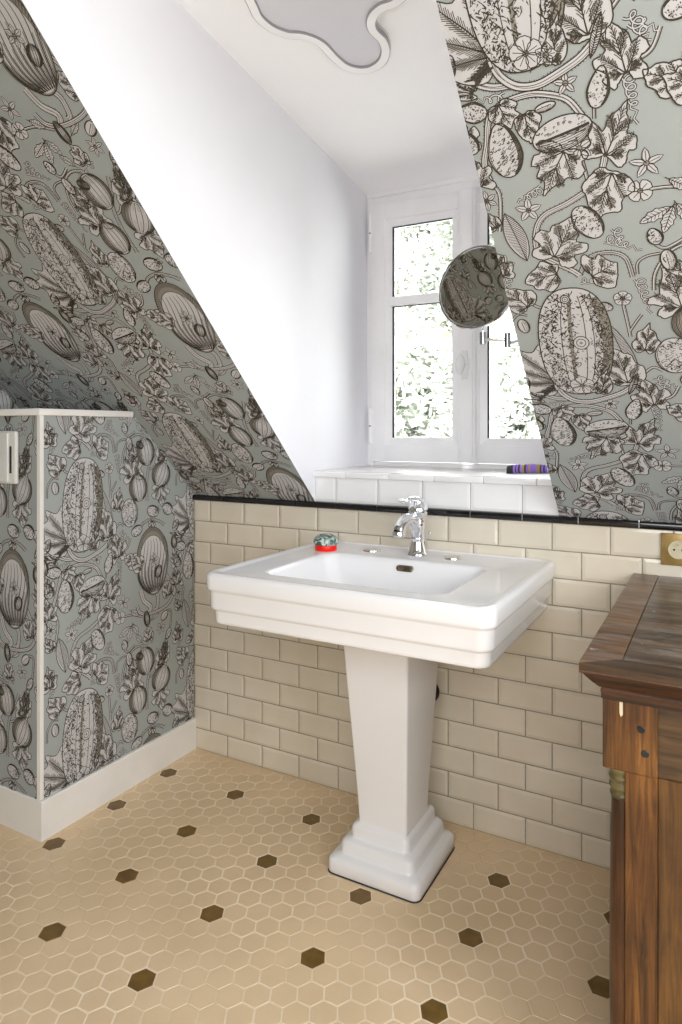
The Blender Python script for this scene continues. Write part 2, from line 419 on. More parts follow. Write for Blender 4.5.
def petals(c, n, r, w, a0=0, z=5, centre=True, pointed=True):
    for k in range(n):
        T = xf(c, a0 + 360 * k / n)
        if pointed: O = [(0, 0), (r * .35, w * .5), (r * .7, w * .4), (r, 0), (r * .7, -w * .4), (r * .35, -w * .5)]
        else: O = [(0, 0), (r * .4, w * .45), (r * .8, w * .55), (r, w * .2), (r, -w * .2), (r * .8, -w * .55), (r * .4, -w * .45)]
        OP = [T(p) for p in O]
        D.poly(OP, 'cream', z); D.line(OP, INK * .8, 'ink', z + 1, closed=True)
        D.line([T((r * .15, 0)), T((r * .8, 0))], INK * .6, 'ink', z + 2)
    if centre:
        q = [(c[0] + .0045 * math.cos(t), c[1] + .0045 * math.sin(t)) for t in np.linspace(0, 2 * PI, 10)[:-1]]
        D.poly(q, 'taupe', z + 1); D.line(q, INK * .7, 'ink', z + 2, closed=True)
def feather(c, a, L, W, z=5):
    T = xf(c, a); O = []
    for sg in (1, -1):
        for i in range(9):
            t = i / 8 if sg == 1 else 1 - i / 8
            O.append((L * t, sg * W * .5 * math.sin(PI * min(1, t * .95 + .03)) * (1 if i % 2 else .75)))
    OP = [T(p) for p in O]; D.poly(OP, 'cream', z); D.line(OP, INK * .8, 'ink', z + 1, closed=True)
    D.line([T((-L * .2, 0)), T((L * .9, 0))], INK * .7, 'ink', z + 2)
    for i in range(6):
        for sg in (-1, 1): D.line([T((L * (.12 + i * .12), 0)), T((L * (.22 + i * .12), sg * W * .3))], INK * .5, 'ink', z + 2)

def marrow(c):
    z = 12; W, L = .150, .290
    T = xf(c, -3)
    O = []
    for i in range(48):
        th = 2 * PI * i / 48; s, cc = math.sin(th), math.cos(th)
        O.append((W / 2 * (abs(cc) ** .82) * (1 if cc > 0 else -1), L / 2 * (abs(s) ** .86) * (1 if s > 0 else -1)))
    D.poly([T(p) for p in O], 'cream', z)
    hw = lambda y: W / 2 * math.sqrt(max(0, 1 - (abs(y) / (L / 2)) ** 2.3))
    def mer(k, y0, y1, w, m, zz):
        D.line([T((k * hw(y), y)) for y in np.linspace(y0, y1, 16)], w, m, zz)
    for k, w in ((-.1, .008), (.93, .010), (.80, .010)): mer(k, -.135, .118, w, 'taupe', z + 1)
    for k in (.3, .52, -.36): mer(k, -.135, .125, INK * .8, 'ink', z + 2)
    for _ in range(1150):
        y = rnd.uniform(-.138, .128); k = rnd.choice([rnd.uniform(-.95, -.42), rnd.uniform(-.30, .02), rnd.uniform(.55, .97), rnd.uniform(.55, .97), rnd.uniform(-.9, .96), rnd.uniform(-.95, -.42)])
        h = hw(y)
        if h < .015: continue
        p = np.array([k * h, y]); e = np.array([rnd.uniform(-.007, .007), rnd.uniform(-.007, .007)])
        D.line([T(p), T(p + e), T(p + e * 1.4 + np.array([0, rnd.uniform(-.004, .004)]))], INK * rnd.uniform(.7, 1.5), 'ink', z + 2, taper=True)
    for (x, y, r) in ((.012, .004, .017), (-.012, .118, .010)):
        for rr, m, zz in ((r, 'ink', z + 2), (r - INK, 'cream', z + 3), (r * .6, 'ink', z + 4), (r * .6 - INK * .8, 'cream', z + 5), (r * .2, 'taupe', z + 6)):
            D.poly([T((x + rr * math.cos(t), y + rr * math.sin(t) * 1.1)) for t in np.linspace(0, 2 * PI, 17)[:-1]], m, zz)
    D.line([T(p) for p in O], INK * 1.2, 'ink', z + 2, closed=True)
def radial_leaf(c, a, L, z=10):
    """big fan leaf with strong ribs"""
    T = xf(c, a)
    B = [(0, 0), (-.35, -.1), (-.62, .15), (-.66, .5), (-.46, .62), (-.42, .92), (-.12, .84), (.02, 1.05), (.2, .8), (.5, .82), (.46, .5), (.6, .25), (.36, .02)]
    O = catmull([(x * L * .82, y * L) for x, y in B], 4, True); OP = [T(p) for p in O]
    D.poly(OP, 'cream', z)
    tips = [(-.5, .05), (-.6, .45), (-.4, .8), (0, .95), (.42, .72), (.48, .3)]
    for t in tips:
        e = np.array([t[0] * L * .82, t[1] * L])
        D.line([T((0, .02 * L)), T(e * .5 + np.array([.003, 0])), T(e * .96)], lambda q: INK * (1.7 - q), 'ink', z + 2)
        dd = e / np.hypot(*e); nn = np.array([-dd[1], dd[0]])
        for i in range(20):
            f = .10 + .042 * i
            for sg in (-1, 1):
                r_ = rnd.uniform(.6, 1.15)
                D.line([T(e * f), T(e * f + dd * L * .12 * r_ + nn * sg * L * .085 * r_)], INK * .6, 'ink', z + 2)
        w = np.array([nn * L * .10])
        D.poly([T(e * .3), T(e * .62 + nn * L * .045), T(e * .9), T(e * .6)], 'taupe', z + 1)
    D.line(OP, INK, 'ink', z + 2, closed=True)
def spindle(a, b, w, z=8):
    a = np.array(a); b = np.array(b); L = np.hypot(*(b - a)); ang = math.degrees(math.atan2(*(b - a)[::-1]))
    T = xf(a, ang)
    O = [T((L * t, w * .5 * math.sin(PI * t) ** .8)) for t in np.linspace(0, 1, 9)] + [T((L * t, -w * .5 * math.sin(PI * t) ** .8)) for t in np.linspace(1, 0, 9)[1:-1]]
    D.poly(O, 'cream', z)
    D.line(O, INK, 'ink', z + 2, closed=True); D.line([T((0, 0)), T((L, 0))], INK * .8, 'ink', z + 2)
    n = int(L / .0036)
    for i in range(1, n):
        t = i / n; h = w * .5 * math.sin(PI * t)
        D.line([T((L * t, 0)), T((L * t + .004, h * .85))], INK * .5, 'ink', z + 2); D.line([T((L * t, 0)), T((L * t + .003, -h * .9))], INK * .7, 'ink', z + 2)

def big_melon(c):
    """tall striped melon with a dark cap, small seed melon in front and trailing stalks"""
    z = 12; T = xf(c, 4)
    for P, w in (([(-.062, -.085), (-.05, -.125), (-.022, -.155), (-.030, -.175)], .014), ([(.0, -.105), (.016, -.13), (.01, -.165), (.0, -.172)], .011)):
        vine([T(p) for p in P], w, 4)
    vine([T(p) for p in [(-.082, -.135), (-.07, -.162), (-.03, -.178), (.03, -.178), (.07, -.165), (.088, -.135), (.075, -.09), (.052, -.04), (.05, .02), (.06, .06)]], .009, 7)
    W, L = .150, .235
    def out(s, k=0):
        O = []
        for i in range(40):
            th = 2 * PI * i / 40; x = math.cos(th); y = math.sin(th)
            O.append((s * W / 2 * x * (1 - .12 * max(0, -y)), s * L / 2 * y + k))
        return O
    D.poly([T(p) for p in out(1)], 'taupe', z)
    D.poly([T(p) for p in out(.86, -.012)], 'cream', z + 1)
    hw = lambda y: W / 2 * math.sqrt(max(0, 1 - (abs(y) / (L / 2)) ** 2)) * (1 - .12 * max(0, -y / (L / 2)))
    for k in np.linspace(-.9, .9, 9):
        D.line([T((k * hw(y) + .010 * math.sin(y * 30), y)) for y in np.linspace(-.108, .075, 14)], lambda q: INK * (2.2 - 1.5 * q), 'ink', z + 2)
        for o in (-.004, .004):
            D.line([T((k * hw(y) + o + .010 * math.sin(y * 30), y)) for y in np.linspace(-.10, rnd.uniform(-.04, .03), 7)], INK * .8, 'ink', z + 2)
    for i in range(46):
        th = PI * (-.05 + 1.1 * i / 45)
        for r0, r1 in ((.88, .98),):
            D.line([T((W / 2 * r0 * math.cos(th), L / 2 * r0 * math.sin(th))), T((W / 2 * r1 * math.cos(th + .05), L / 2 * r1 * math.sin(th + .05)))], INK * .9, 'ink', z + 2)
    D.line([T(p) for p in out(1)], INK * 1.2, 'ink', z + 2, closed=True)
    D.line([T((p[0], p[1])) for p in out(.86, -.012)][0:21], INK * .8, 'ink', z + 2)
    petals(T((.004, .002)), 6, .024, .013, 15, z + 3)
    egg(T((.022, -.042)), -20, .040, .032, z + 6, 'stripe')
    leaf(T((-.072, .008)), 60, .05, .05, z + 3, 1, .2)
    leaf(T((.062, -.115)), 20, .055, .05, 8, 1)

marrow((0, 0))
radial_leaf((-.046, -.112), 40, .132, 9)
petals((.000, -.118), 5, .026, .022, 20, 18, True, False)
petals((.030, -.128), 5, .018, .015, 0, 18)
spindle((.118, -.135), (.070, .050), .040, 8)
leaf((.088, -.075), 10, .090, .07, 11, 1)
leaf((.045, -.115), -15, .06, .034, 16, 1)
vine([(-.056, -.090), (-.055, -.120), (-.045, -.145), (-.022, -.165), (.010, -.170), (.045, -.160), (.080, -.145), (.105, -.125)], .011, 10)
spindle((.095, -.150), (.117, -.088), .014, 13)
vine([(-.108, -.128), (-.085, -.147), (-.060, -.158), (-.035, -.160)], .010, 4)
leaf((-.122, -.150), 70, .06, .026, 5, 1)
tendril((-.045, -.178), 175, .045, 2, amp=.006)
egg((-.108, -.190), 78, .052, .034, 8, 'mottle', .55)
vine([(-.088, -.196), (-.070, -.193), (-.055, -.186)], .003, 1, False)
vine([(-.097, -.335), (-.105, -.290), (-.092, -.250), (-.084, -.219), (-.074, -.200), (-.048, -.186), (-.008, -.182), (.023, -.189), (.053, -.205), (.074, -.240), (.094, -.270), (.101, -.300), (.090, -.341), (.069, -.365), (.029, -.387), (-.018, -.406), (-.038, -.440), (-.040, -.483), (-.015, -.507), (.016, -.530), (.030, -.544)], .0085, 4)
egg((-.064, -.268), 2, .092, .056, 8, 'wart', .35)
leaf((-.052, -.205), 200, .04, .05, 10, 1)
egg((-.125, -.240), 25, .045, .032, 8, 'wart', .4)
leaf((-.128, -.300), 10, .060, .055, 6, 0)
leaf((-.017, -.234), 185, .048, .04, 6, 1)
egg((.036, -.258), -78, .092, .052, 8, 'seam')
egg((.016, -.208), -80, .032, .013, 8, 'plain')
petals((.053, -.178), 5, .020, .010, 90, 6)
petals((.061, -.289), 5, .024, .013, 100, 6)
vine([(.061, -.300), (.066, -.340), (.068, -.362)], .004, 1, False)
petals((-.116, -.357), 6, .021, .010, 30, 6)
petals((-.043, -.389), 5, .025, .013, 15, 6)
petals((-.112, -.499), 5, .023, .011, 0, 6)
vine([(-.105, -.320), (-.090, -.345), (-.096, -.390), (-.105, -.425)], .0045, 1, True)
egg((.102, -.196), -15, .060, .032, 8, 'mottle', .5)
vine([(.092, -.222), (.090, -.245)], .003, 1, False)
leaf((.118, -.275), -25, .085, .066, 6, 0)
leaf((.017, -.321), 150, .078, .075, 6, 0)
leaf((.095, -.379), 160, .082, .070, 6, 1)
egg((.058, -.431), 28, .068, .042, 8, 'mottle')
leaf((.008, -.462), -30, .085, .080, 6, 0)
spindle((-.064, -.497), (-.088, -.388), .040, 7)
leaf((-.040, -.540), 100, .062, .060, 6, 1)
leaf((.072, -.537), -60, .050, .075, 6, 1)
vine([(.030, -.544), (.050, -.508), (.085, -.500), (.115, -.515), (.125, -.560)], .006, 1)
tendril((-.012, -.352), 200, .045, 3, amp=.006)
tendril((.085, -.470), -30, .06, 3, amp=.007)
tendril((.104, -.450), -75, .04, 2, amp=.006)
tendril((-.103, -.520), -110, .05, 3, amp=.006)
leaf((-.100, .128), 40, .060, .060, 5, 1)
egg((-.100, .058), 8, .034, .022, 6, 'plain')
vine([(-.128, .03), (-.126, .065), (-.108, .088), (-.088, .085)], .003, 1, False)
vine([(-.075, .115), (-.062, .104), (-.05, .10)], .004, 1, False)
tendril((.030, .158), -10, .035, 2, amp=.005)
petals((.103, .108), 5, .017, .015, 10, 8, True, False)
vine([(.103, .092), (.107, .050), (.110, .010)], .004, 1, False)
vine([(.110, .025), (.125, .05), (.135, .065)], .003, 1, False)
egg((.070, .092), 60, .026, .018, 8, 'mottle')
tendril((.136, .150), -80, .075, 4, amp=.007)
vine([(.134, .160), (.136, .185), (.152, .197), (.175, .200)], .003, 1, False)
leaf((.140, .000), -10, .062, .045, 6, 1)
egg((.190, -.045), 5, .085, .064, 8, 'mottle')
vine([(.165, -.085), (.148, -.075), (.13, -.09)], .004, 1, False)
tendril((.150, -.100), -40, .05, 2, amp=.006)
# melon column
leaf((.196, .114), 15, .088, .078, 6, 0)
vine([(.268, .180), (.262, .205), (.225, .215), (.190, .200), (.165, .160), (.160, .120)], .004, 1)
egg((.188, .185), 10, .040, .024, 8, 'plain')
egg((.262, .157), 12, .086, .072, 8, 'stripe')
egg((.336, .075), -25, .080, .080, 8, 'stripe')
egg((.228, .036), 10, .084, .072, 8, 'stripe')
leaf((.336, .002), 190, .066, .066, 6, 0)
leaf((.346, .155), -20, .085, .050, 5, 0)
vine([(.320, .185), (.305, .150), (.282, .115), (.270, .070), (.268, .020), (.270, -.012)], .007, 4)
vine([(.315, .120), (.295, .100), (.282, .095)], .004, 1, False)
egg((.296, -.050), 75, .050, .036, 8, 'mottle')
petals((.318, -.048), 5, .014, .007, 0, 10)
egg((.368, -.048), 60, .045, .038, 8, 'wart')
vine([(.235, -.112), (.250, -.088), (.290, -.078), (.330, -.090), (.352, -.104)], .006, 4)
egg((.222, -.108), 110, .045, .032, 8, 'mottle')
leaf((.290, -.098), 160, .032, .032, 5, 1)
big_melon((.296, -.222))
leaf((.136, -.150), 12, .078, .060, 6, 0)
tendril((.146, -.188), -85, .070, 4, amp=.007)
tendril((.160, -.112), -60, .035, 2, amp=.008)
leaf((.196, -.205), 60, .050, .050, 7, 1)
vine([(.120, -.165), (.150, -.170), (.180, -.160), (.195, -.130)], .004, 1, False)
petals((.163, -.337), 5, .028, .012, 20, 6)
egg((.400, -.170), 10, .045, .028, 8, 'stripe', .3)
egg((.410, -.110), -30, .040, .028, 8, 'mottle', .4)
leaf((.408, -.225), 15, .055, .045, 6, 0)
petals((.402, -.290), 4, .020, .012, 20, 6)
egg((.400, -.345), 10, .036, .022, 8, 'plain')
leaf((.420, -.400), 30, .040, .032, 6, 1)
# leaf band between melon groups
feather((.196, -.424), 205, .056, .024, 6)
feather((.200, -.424), 250, .052, .024, 6)
feather((.206, -.420), 300, .045, .022, 6)
egg((.168, -.478), 20, .032, .024, 8, 'mottle', .3)
vine([(.168, -.495), (.185, -.505), (.215, -.490)], .004, 1, False)
leaf((.205, -.555), 40, .055, .048, 6, 0)
feather((.245, -.490), 130, .04, .02, 6)
egg((.235, -.535), 60, .032, .022, 8, 'stripe')
petals((.262, -.515), 5, .018, .009, 50, 6)
petals((.150, -.385), 4, .021, .020, 45, 6, True, False)
vine([(.168, -.385), (.205, -.388), (.250, -.405)], .004, 1, False)
egg((.268, -.415), 10, .050, .026, 8, 'stripe', .2)
feather((.290, -.425), 30, .045, .018, 6)
petals((.335, -.462), 6, .024, .010, 10, 6)
egg((.352, -.424), -50, .034, .026, 8, 'plain')
vine([(.362, -.410), (.385, -.415), (.385, -.450), (.378, -.490)], .004, 1)
egg((.372, -.492), -30, .036, .022, 8, 'mottle')
leaf((.275, -.470), 10, .045, .045, 6, 1)
leaf((.352, -.545), -10, .075, .040, 5, 0)
leaf((.418, -.500), 5, .060, .045, 6, 0)
tendril((.300, -.500), 160, .04, 2, amp=.006)
tendril((.235, -.530), 60, .035, 2, amp=.006)
feather((.196, -.372), -35, .040, .022, 6)

def clip_poly(P, n, d):
    """keep side where n.p <= d"""
    out = []
    for i in range(len(P)):
        a, b = P[i], P[(i + 1) % len(P)]
        da = n[0] * a[0] + n[1] * a[1] - d; db = n[0] * b[0] + n[1] * b[1] - d
        if da <= 0: out.append(a)
        if (da < 0 < db) or (db < 0 < da):
            t = da / (da - db); out.append((a[0] + (b[0] - a[0]) * t, a[1] + (b[1] - a[1]) * t))
    return out

def paper(mb, region, phase, O, U, V, nrm, lift=0.00012):
    """cover the convex region (counter-clockwise list of (u,v)) of plane O+uU+vV with the printed paper"""
    O, U, V, nrm = map(np.array, (O, U, V, nrm))
    mb.face([O + U * p[0] + V * p[1] for p in region], M['paper'])
    us = [p[0] for p in region]; vs = [p[1] for p in region]
    edges = []
    for i in range(len(region)):
        a, b = region[i], region[(i + 1) % len(region)]
        n = (b[1] - a[1], -(b[0] - a[0])); l = math.hypot(*n); n = (n[0] / l, n[1] / l)
        edges.append((n, n[0] * a[0] + n[1] * a[1]))
    i0 = math.floor((min(us) - phase[0]) / TW) - 1; i1 = math.ceil((max(us) - phase[0]) / TW) + 1
    j0 = math.floor((min(vs) - phase[1]) / TH) - 1; j1 = math.ceil((max(vs) - phase[1]) / TH) + 2
    for i in range(i0, i1 + 1):
        for j in range(j0, j1 + 1):
            ox, oy = phase[0] + i * TW, phase[1] + j * TH
            if ox + .50 < min(us) or ox - .20 > max(us) or oy + .25 < min(vs) or oy - .62 > max(vs): continue
            bb = all(max(n[0] * (ox - .20), n[0] * (ox + .50)) + max(n[1] * (oy - .62), n[1] * (oy + .25)) <= d for n, d in edges)
            for z, m, P in D.P:
                Q = [(p[0] + ox, p[1] + oy) for p in P]
                if not bb:
                    for n, d in edges:
                        s = [n[0] * q[0] + n[1] * q[1] - d for q in Q]
                        if max(s) <= 0: continue
                        if min(s) >= 0: Q = []; break
                        Q = clip_poly(Q, n, d)
                        if len(Q) < 3: break
                    if len(Q) < 3: continue
                h = lift * (z + 1 + .8 * rnd.random())
                mb.face([O + U * q[0] + V * q[1] + nrm * h for q in Q], M[m])

# ------------------------------------------------------------------ room shell
TA = 0.979; ZS = 0.944; KS = math.hypot(1, TA)
XL, XR = 0.520, 1.3150          # dormer cheeks
XG, XE = -0.56, 3.1            # gable wall, far right wall
YR, ZR = -1.69, ZS + TA * 1.69 # ridge
YK = -3.75; ZK = ZR - TA * (YR - YK)
WY = 0.37                      # window plane
def zc(y): return 2.0853 - 0.1646 * (y - 0.377)   # dormer ceiling
YC = -(0) - 1.4771
sU = (1, 0, 0); sV = (0, -1 / KS, TA / KS); sN = (0, -TA / KS, -1 / KS)
sTop = 1.69 * KS; sMid = 1.4771 * KS

def shell_slab(mb, pts, n, t=0.05, m=None):
    """solid backing behind a wall face"""
    n = Vector(n) * t; A = [Vector(p) - n * 0.02 for p in pts]; B = [a - n for a in A]
    k = len(pts); mb.raw(A + B, [tuple(range(k)), tuple(range(2 * k - 1, k - 1, -1))] + [(i, (i + 1) % k, (i + 1) % k + k, i + k) for i in range(k)], m or M['white'])

def slope_obj(name, regs):
    mb = MB()
    for reg, ph in regs:
        paper(mb, reg, ph, (0, 0, ZS), sU, sV, sN)
        P = [Vector((0, 0, ZS)) + Vector(sU) * (p[0] + {XL: -.003, XR: .003}.get(p[0], 0)) + Vector(sV) * p[1] for p in reg]
        shell_slab(mb, P, sN)
    return struct(mb.build(name, fix=False))
slope_obj('ceiling_slope_left', [([(XG, 0), (XL, 0), (XL, sTop), (XG, sTop)], (0.153, .994))])
slope_obj('ceiling_slope_right', [([(XR, 0), (XE, 0), (XE, sTop), (XR, sTop)], (1.436, 0.606)),
                                  ([(XL, sMid), (XR, sMid), (XR, sTop), (XL, sTop)], (1.436 - TW, 0.606))])
# opposite roof slope behind the camera
mb = MB(); L2 = (YR - YK) * KS
paper(mb, [(-XE, 0), (-XG, 0), (-XG, L2), (-XE, L2)], (-0.9, 0.3), (0, YK, ZK), (-1, 0, 0), (0, 1 / KS, TA / KS), (0, TA / KS, -1 / KS))
shell_slab(mb, [Vector((x, YK + s / KS, ZK + s * TA / KS)) for x, s in ((XE, 0), (XG, 0), (XG, L2), (XE, L2))], (0, TA / KS, -1 / KS))
struct(mb.build('ceiling_slope_rear', fix=False))
# gable walls
gab = [(0.0, -0.02), (0.0, ZS), (YR, ZR), (YK, ZK), (YK, -0.02)]
mb = MB()
reg = [(-YK, 0), (-YK, ZK), (-YR, ZR), (0, ZS), (0, 0)]
paper(mb, [(YK, 0), (0, 0), (0, ZS), (YR, ZR), (YK, ZK)], (-0.62, 1.25), (XG, 0, 0), (0, 1, 0), (0, 0, 1), (1, 0, 0))
shell_slab(mb, [Vector((XG, y, z)) for y, z in gab], (1, 0, 0))
struct(mb.build('wall_left', fix=False))
mb = MB(); mb.prism(gab, 'x', XE, XE + .05, M['white']); struct(mb.build('wall_right'))
mb = MB(); mb.box(XG - .05, YK - .05, -.02, XE + .05, YK, ZK, M['white']); struct(mb.build('wall_rear'))

# floor with hexagonal tiles
mb = MB(); px, py = 0.04822, 0.05788
mb.box(XG - .05, YK - .05, -.05, XE + .05, .05, -.0008, M['fgrout'])
hw_ = px * 2 / 3 - 0.0012
R1 = px / 0.8660254 / 1.5 * 1.5
for i in range(int((XG - .1) / px) - 2, int(XE / px) + 2):
    for j in range(-70, 6):
        x = 0.0405 + i * px; y = -0.186 + j * py + (0.5 * py if i % 2 else 0)
        if x < XG or x > XE + .02 or y > 0.02 or y < YK: continue
        brown = (i % 6 == 0) and (j % 4 == 0)
        g = 0.0016
        a = (px * 4 / 3 * .5 - g * 1.1); b = py * .5 - g
        # vertices of a hexagon with flat sides facing +-y
        H = [(a, 0), (a / 2, b), (-a / 2, b), (-a, 0), (-a / 2, -b), (a / 2, -b)]
        m = M['hexb'] if brown else M['hex']
        jit = rnd.uniform(-.00012, .00012)
        top = [(x + p[0] * .97, y + p[1] * .97, jit) for p in H]; low = [(x + p[0], y + p[1], -.0009) for p in H]
        top = [(min(max(p[0], XG), XE), min(p[1], .004), p[2]) for p in top]; low = [(min(max(p[0], XG), XE), min(p[1], .004), p[2]) for p in low]
        mb.face(top, m)
        for k in range(6): mb.face([low[k], low[(k + 1) % 6], top[(k + 1) % 6], top[k]], m)
struct(mb.build('floor', fix=False))

# back wall: solid, grout bed, bevelled tiles
PW, PH = 0.1533, 0.077
mb = MB()
mb.box(XG - .05, .006, -.05, XE + .05, .16, ZS - .001, M['white'])
mb.box(-.011, .0022, 0, XE, .0062, ZS - .02, M['grout'])
def metro(mb, x0, x1, z0, z1, m, y=0.0, bev=.009, dep=.0024):
    if x1 - x0 < .006: return
    b = min(bev, (x1 - x0) * .3)
    A = [(x0, y + .003, z0), (x1, y + .003, z0), (x1, y + .003, z1), (x0, y + .003, z1)]
    B = [(x0, y + dep, z0), (x1, y + dep, z0), (x1, y + dep, z1), (x0, y + dep, z1)]
    C_ = [(x0 + b, y, z0 + b), (x1 - b, y, z0 + b), (x1 - b, y, z1 - b), (x0 + b, y, z1 - b)]
    for P, Q in ((A, B), (B, C_)):
        for k in range(4): mb.face([P[k], P[(k + 1) % 4], Q[(k + 1) % 4], Q[k]], m)
    mb.face(C_, m)
g = .0010
for r in range(12):
    z1 = .924 - r * PH - g; z0 = z1 - PH + 2 * g
    x = (.0685 if r % 2 == 0 else .1475) - PW
    while x < XE:
        metro(mb, max(x + g, -.009), min(x + PW - g, XE), z0, z1, M['tile']); x += PW
struct(mb.build('wall_back', fix=False))
# black liner trim
mb = MB(); x = .1400 - PW
prof = [(.002, .9245), (-.0060, .9250), (-.0086, .9285), (-.0092, .9345), (-.0086, .9405), (-.0060, .9440), (.002, .9446)]
while x < XE:
    a, b = max(x + .0015, -.0085), min(x + PW - .0015, XE)
    if b - a > .004:
        mb.raw([(t, p[0], p[1]) for t in (a, b) for p in prof], [(k, k + 1, k + 8, k + 7) for k in range(6)] + [tuple(range(7)), tuple(range(13, 6, -1))], M['black'], True)
    x += PW
mb.box(0, -.003, .9262, XE, .006, .9425, M['sill_tile'])
struct(mb.build('trim_1'))
# dormer: parapet tiles, sill, cheeks, ceiling
mb = MB()
mb.box(XL, .003, ZS - .0005, XR, .45, 1.038, M['grout'])
x = .5985 - PW
while x < XR:
    metro(mb, max(x + g, XL + .001), min(x + PW - g, XR - .001), .9455, 1.0265, M['sill_tile']); x += PW  # row of cream tiles whitened here, window light put into the colour
struct(mb.build('wall_below_window', fix=False))
mb = MB()
mb.box(XL - .006, .012, 1.0385, XR, .45, 1.0475, M['base'], .002)
x = .5480 - PW * .8
x = .527 - PW * .25
while x < XR:
    a, b = max(x + .0008, XL - .006), min(x + PW - .0008, XR)
    if b - a > .004: mb.box(a, -.014, 1.0275, b, .0125, 1.0475, M['sill_tile'], .003)
    x += PW
struct(mb.build('window_sill'))
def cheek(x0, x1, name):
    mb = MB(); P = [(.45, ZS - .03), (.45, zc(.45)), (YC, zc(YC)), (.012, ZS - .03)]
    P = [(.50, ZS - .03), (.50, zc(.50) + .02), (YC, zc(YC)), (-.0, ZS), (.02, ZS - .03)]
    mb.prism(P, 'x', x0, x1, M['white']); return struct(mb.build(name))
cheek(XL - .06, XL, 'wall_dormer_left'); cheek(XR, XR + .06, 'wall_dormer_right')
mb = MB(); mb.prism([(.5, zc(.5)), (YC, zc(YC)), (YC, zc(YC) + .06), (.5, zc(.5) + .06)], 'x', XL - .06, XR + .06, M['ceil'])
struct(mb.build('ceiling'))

# ------------------------------------------------------------------ low boxed wall on the left
CZ = 1.226
mb = MB(); y0 = -.656; xw = -.011
paper(mb, [(y0, 0), (0, 0), (0, ZS), (-(CZ - ZS) / TA, CZ), (y0, CZ)], (-.505, .953), (xw, 0, 0), (0, 1, 0), (0, 0, 1), (1, 0, 0))
paper(mb, [(XG, 0), (xw, 0), (xw, CZ), (XG, CZ)], (-.130 - .296, .953 - .02), (0, y0, 0), (1, 0, 0), (0, 0, 1), (0, -1, 0))
mb.prism([(y0 + .001, 0), (-.001, 0), (-.001, ZS), (-(CZ - ZS) / TA, CZ), (y0 + .001, CZ)], 'x', XG, xw - .001, M['white'])
struct(mb.build('wall_low_boxing', fix=False))
mb = MB(); mb.box(XG, y0 - .014, CZ, .004, -(CZ - ZS) / TA - .022, CZ + .020, M['base'], .003)
struct(mb.build('trim_2'))
mb = MB()                                     # white corner bead
mb.box(xw - .010, y0 - .0030, .114, xw + .0030, y0 + .0, CZ, M['base']); mb.box(xw + .0002, y0 + .0001, .114, xw + .0029, y0 + .010, CZ, M['base'])
struct(mb.build('trim_3'))
mb = MB(); mb.prism([(xw - .001, 0), (xw - .001, .113), (-.001, .113), (.003, .109), (.003, 0)][::-1], 'y', y0 - .006, 0, M['base'])
struct(mb.build('baseboard_left'))
mb = MB(); mb.prism([(y0 + .001, 0), (y0 + .001, .113), (y0 - .003, .113), (y0 - .006, .110), (y0 - .006, 0)], 'x', XG, xw - .0012, M['base'])
struct(mb.build('baseboard_front'))

# ------------------------------------------------------------------ dormer window
W = bpy.data.objects.new('window_1', None); COL.objects.link(W); W.location = ((XL + XR) / 2, WY, 1.047); W['kind'] = 'structure'
mb = MB(); Yf = WY + .012; G = M['gloss']
zt = zc(WY) + .01
mb.box(XL, Yf, 1.047, .5475, Yf + .06, zt, G, .003); mb.box(1.2895, Yf, 1.047, XR, Yf + .06, zt, G, .003)
mb.box(.5470, Yf + .0015, 2.034, 1.2900, Yf + .06, zt, G, .004); mb.box(.5470, Yf + .0015, 1.047, 1.2900, Yf + .06, 1.064, G, .003)
mb.box(XL + .0005, Yf - .006, 2.068, XR - .0005, Yf + .0025, zt + .002, G, .002)
mb.build('window_frame', W)
def casement(x0, x1, gx0, gx1, name):
    z0, z1, g0, g1 = 1.066, 2.036, 1.155, 1.948
    mb = MB(); yb = WY + .045
    for k, a in enumerate(((x0, z0, gx0 - .026, z1), (gx1 + .026, z0, x1, z1), (gx0 - .0265, z0 + .0005, gx1 + .0265, g0 - .026), (gx0 - .0265, g1 + .026, gx1 + .0265, z1 - .0005))):
        mb.box(a[0], WY + (.0006 if k > 1 else 0), a[1], a[2], yb, a[3], G, .002 if k > 1 else .003)
    # sloping glazing bead all round
    for (a, b, c, d) in (((gx0 - .028, g0 - .028), (gx1 + .028, g0 - .028), (gx1, g0), (gx0, g0)), ((gx1 + .028, g0 - .028), (gx1 + .028, g1 + .028), (gx1, g1), (gx1, g0)),
                         ((gx1 + .028, g1 + .028), (gx0 - .028, g1 + .028), (gx0, g1), (gx1, g1)), ((gx0 - .028, g1 + .028), (gx0 - .028, g0 - .028), (gx0, g0), (gx0, g1))):
        f = [(a[0], WY + .004, a[1]), (b[0], WY + .004, b[1]), (c[0], WY + .012, c[1]), (d[0], WY + .012, d[1])]
        bk = [(p[0], WY + .04, p[2]) for p in f]
        mb.raw(f + bk, [(0, 1, 2, 3), (7, 6, 5, 4), (0, 4, 5, 1), (1, 5, 6, 2), (2, 6, 7, 3), (3, 7, 4, 0)], G)
    mb.box(gx0 - .01, WY - .002, 1.648, gx1 + .01, WY + .04, 1.683, G, .006)     # glazing bar
    c = mb.build(name, W)
    mb = MB(); mb.box(gx0 - .004, WY + .022, g0 - .004, gx1 + .004, WY + .028, g1 + .004, M['glass']); mb.build('pane', c)
    mb = MB()
    for (a0, b0, a1, b1) in ((gx0, g0, gx0 + .006, g1), (gx0, g1 - .004, gx1, g1), (gx0, 1.645, gx1, 1.648)): mb.box(a0, WY + .0125, b0, a1, WY + .0215, b1, M['asphalt'])
    mb.build('glazing_seal', c)
    return c
cl = casement(.5480, .9050, .6275, .8640, 'casement')
cr = casement(.9300, 1.2890, .9930, 1.2300, 'casement')
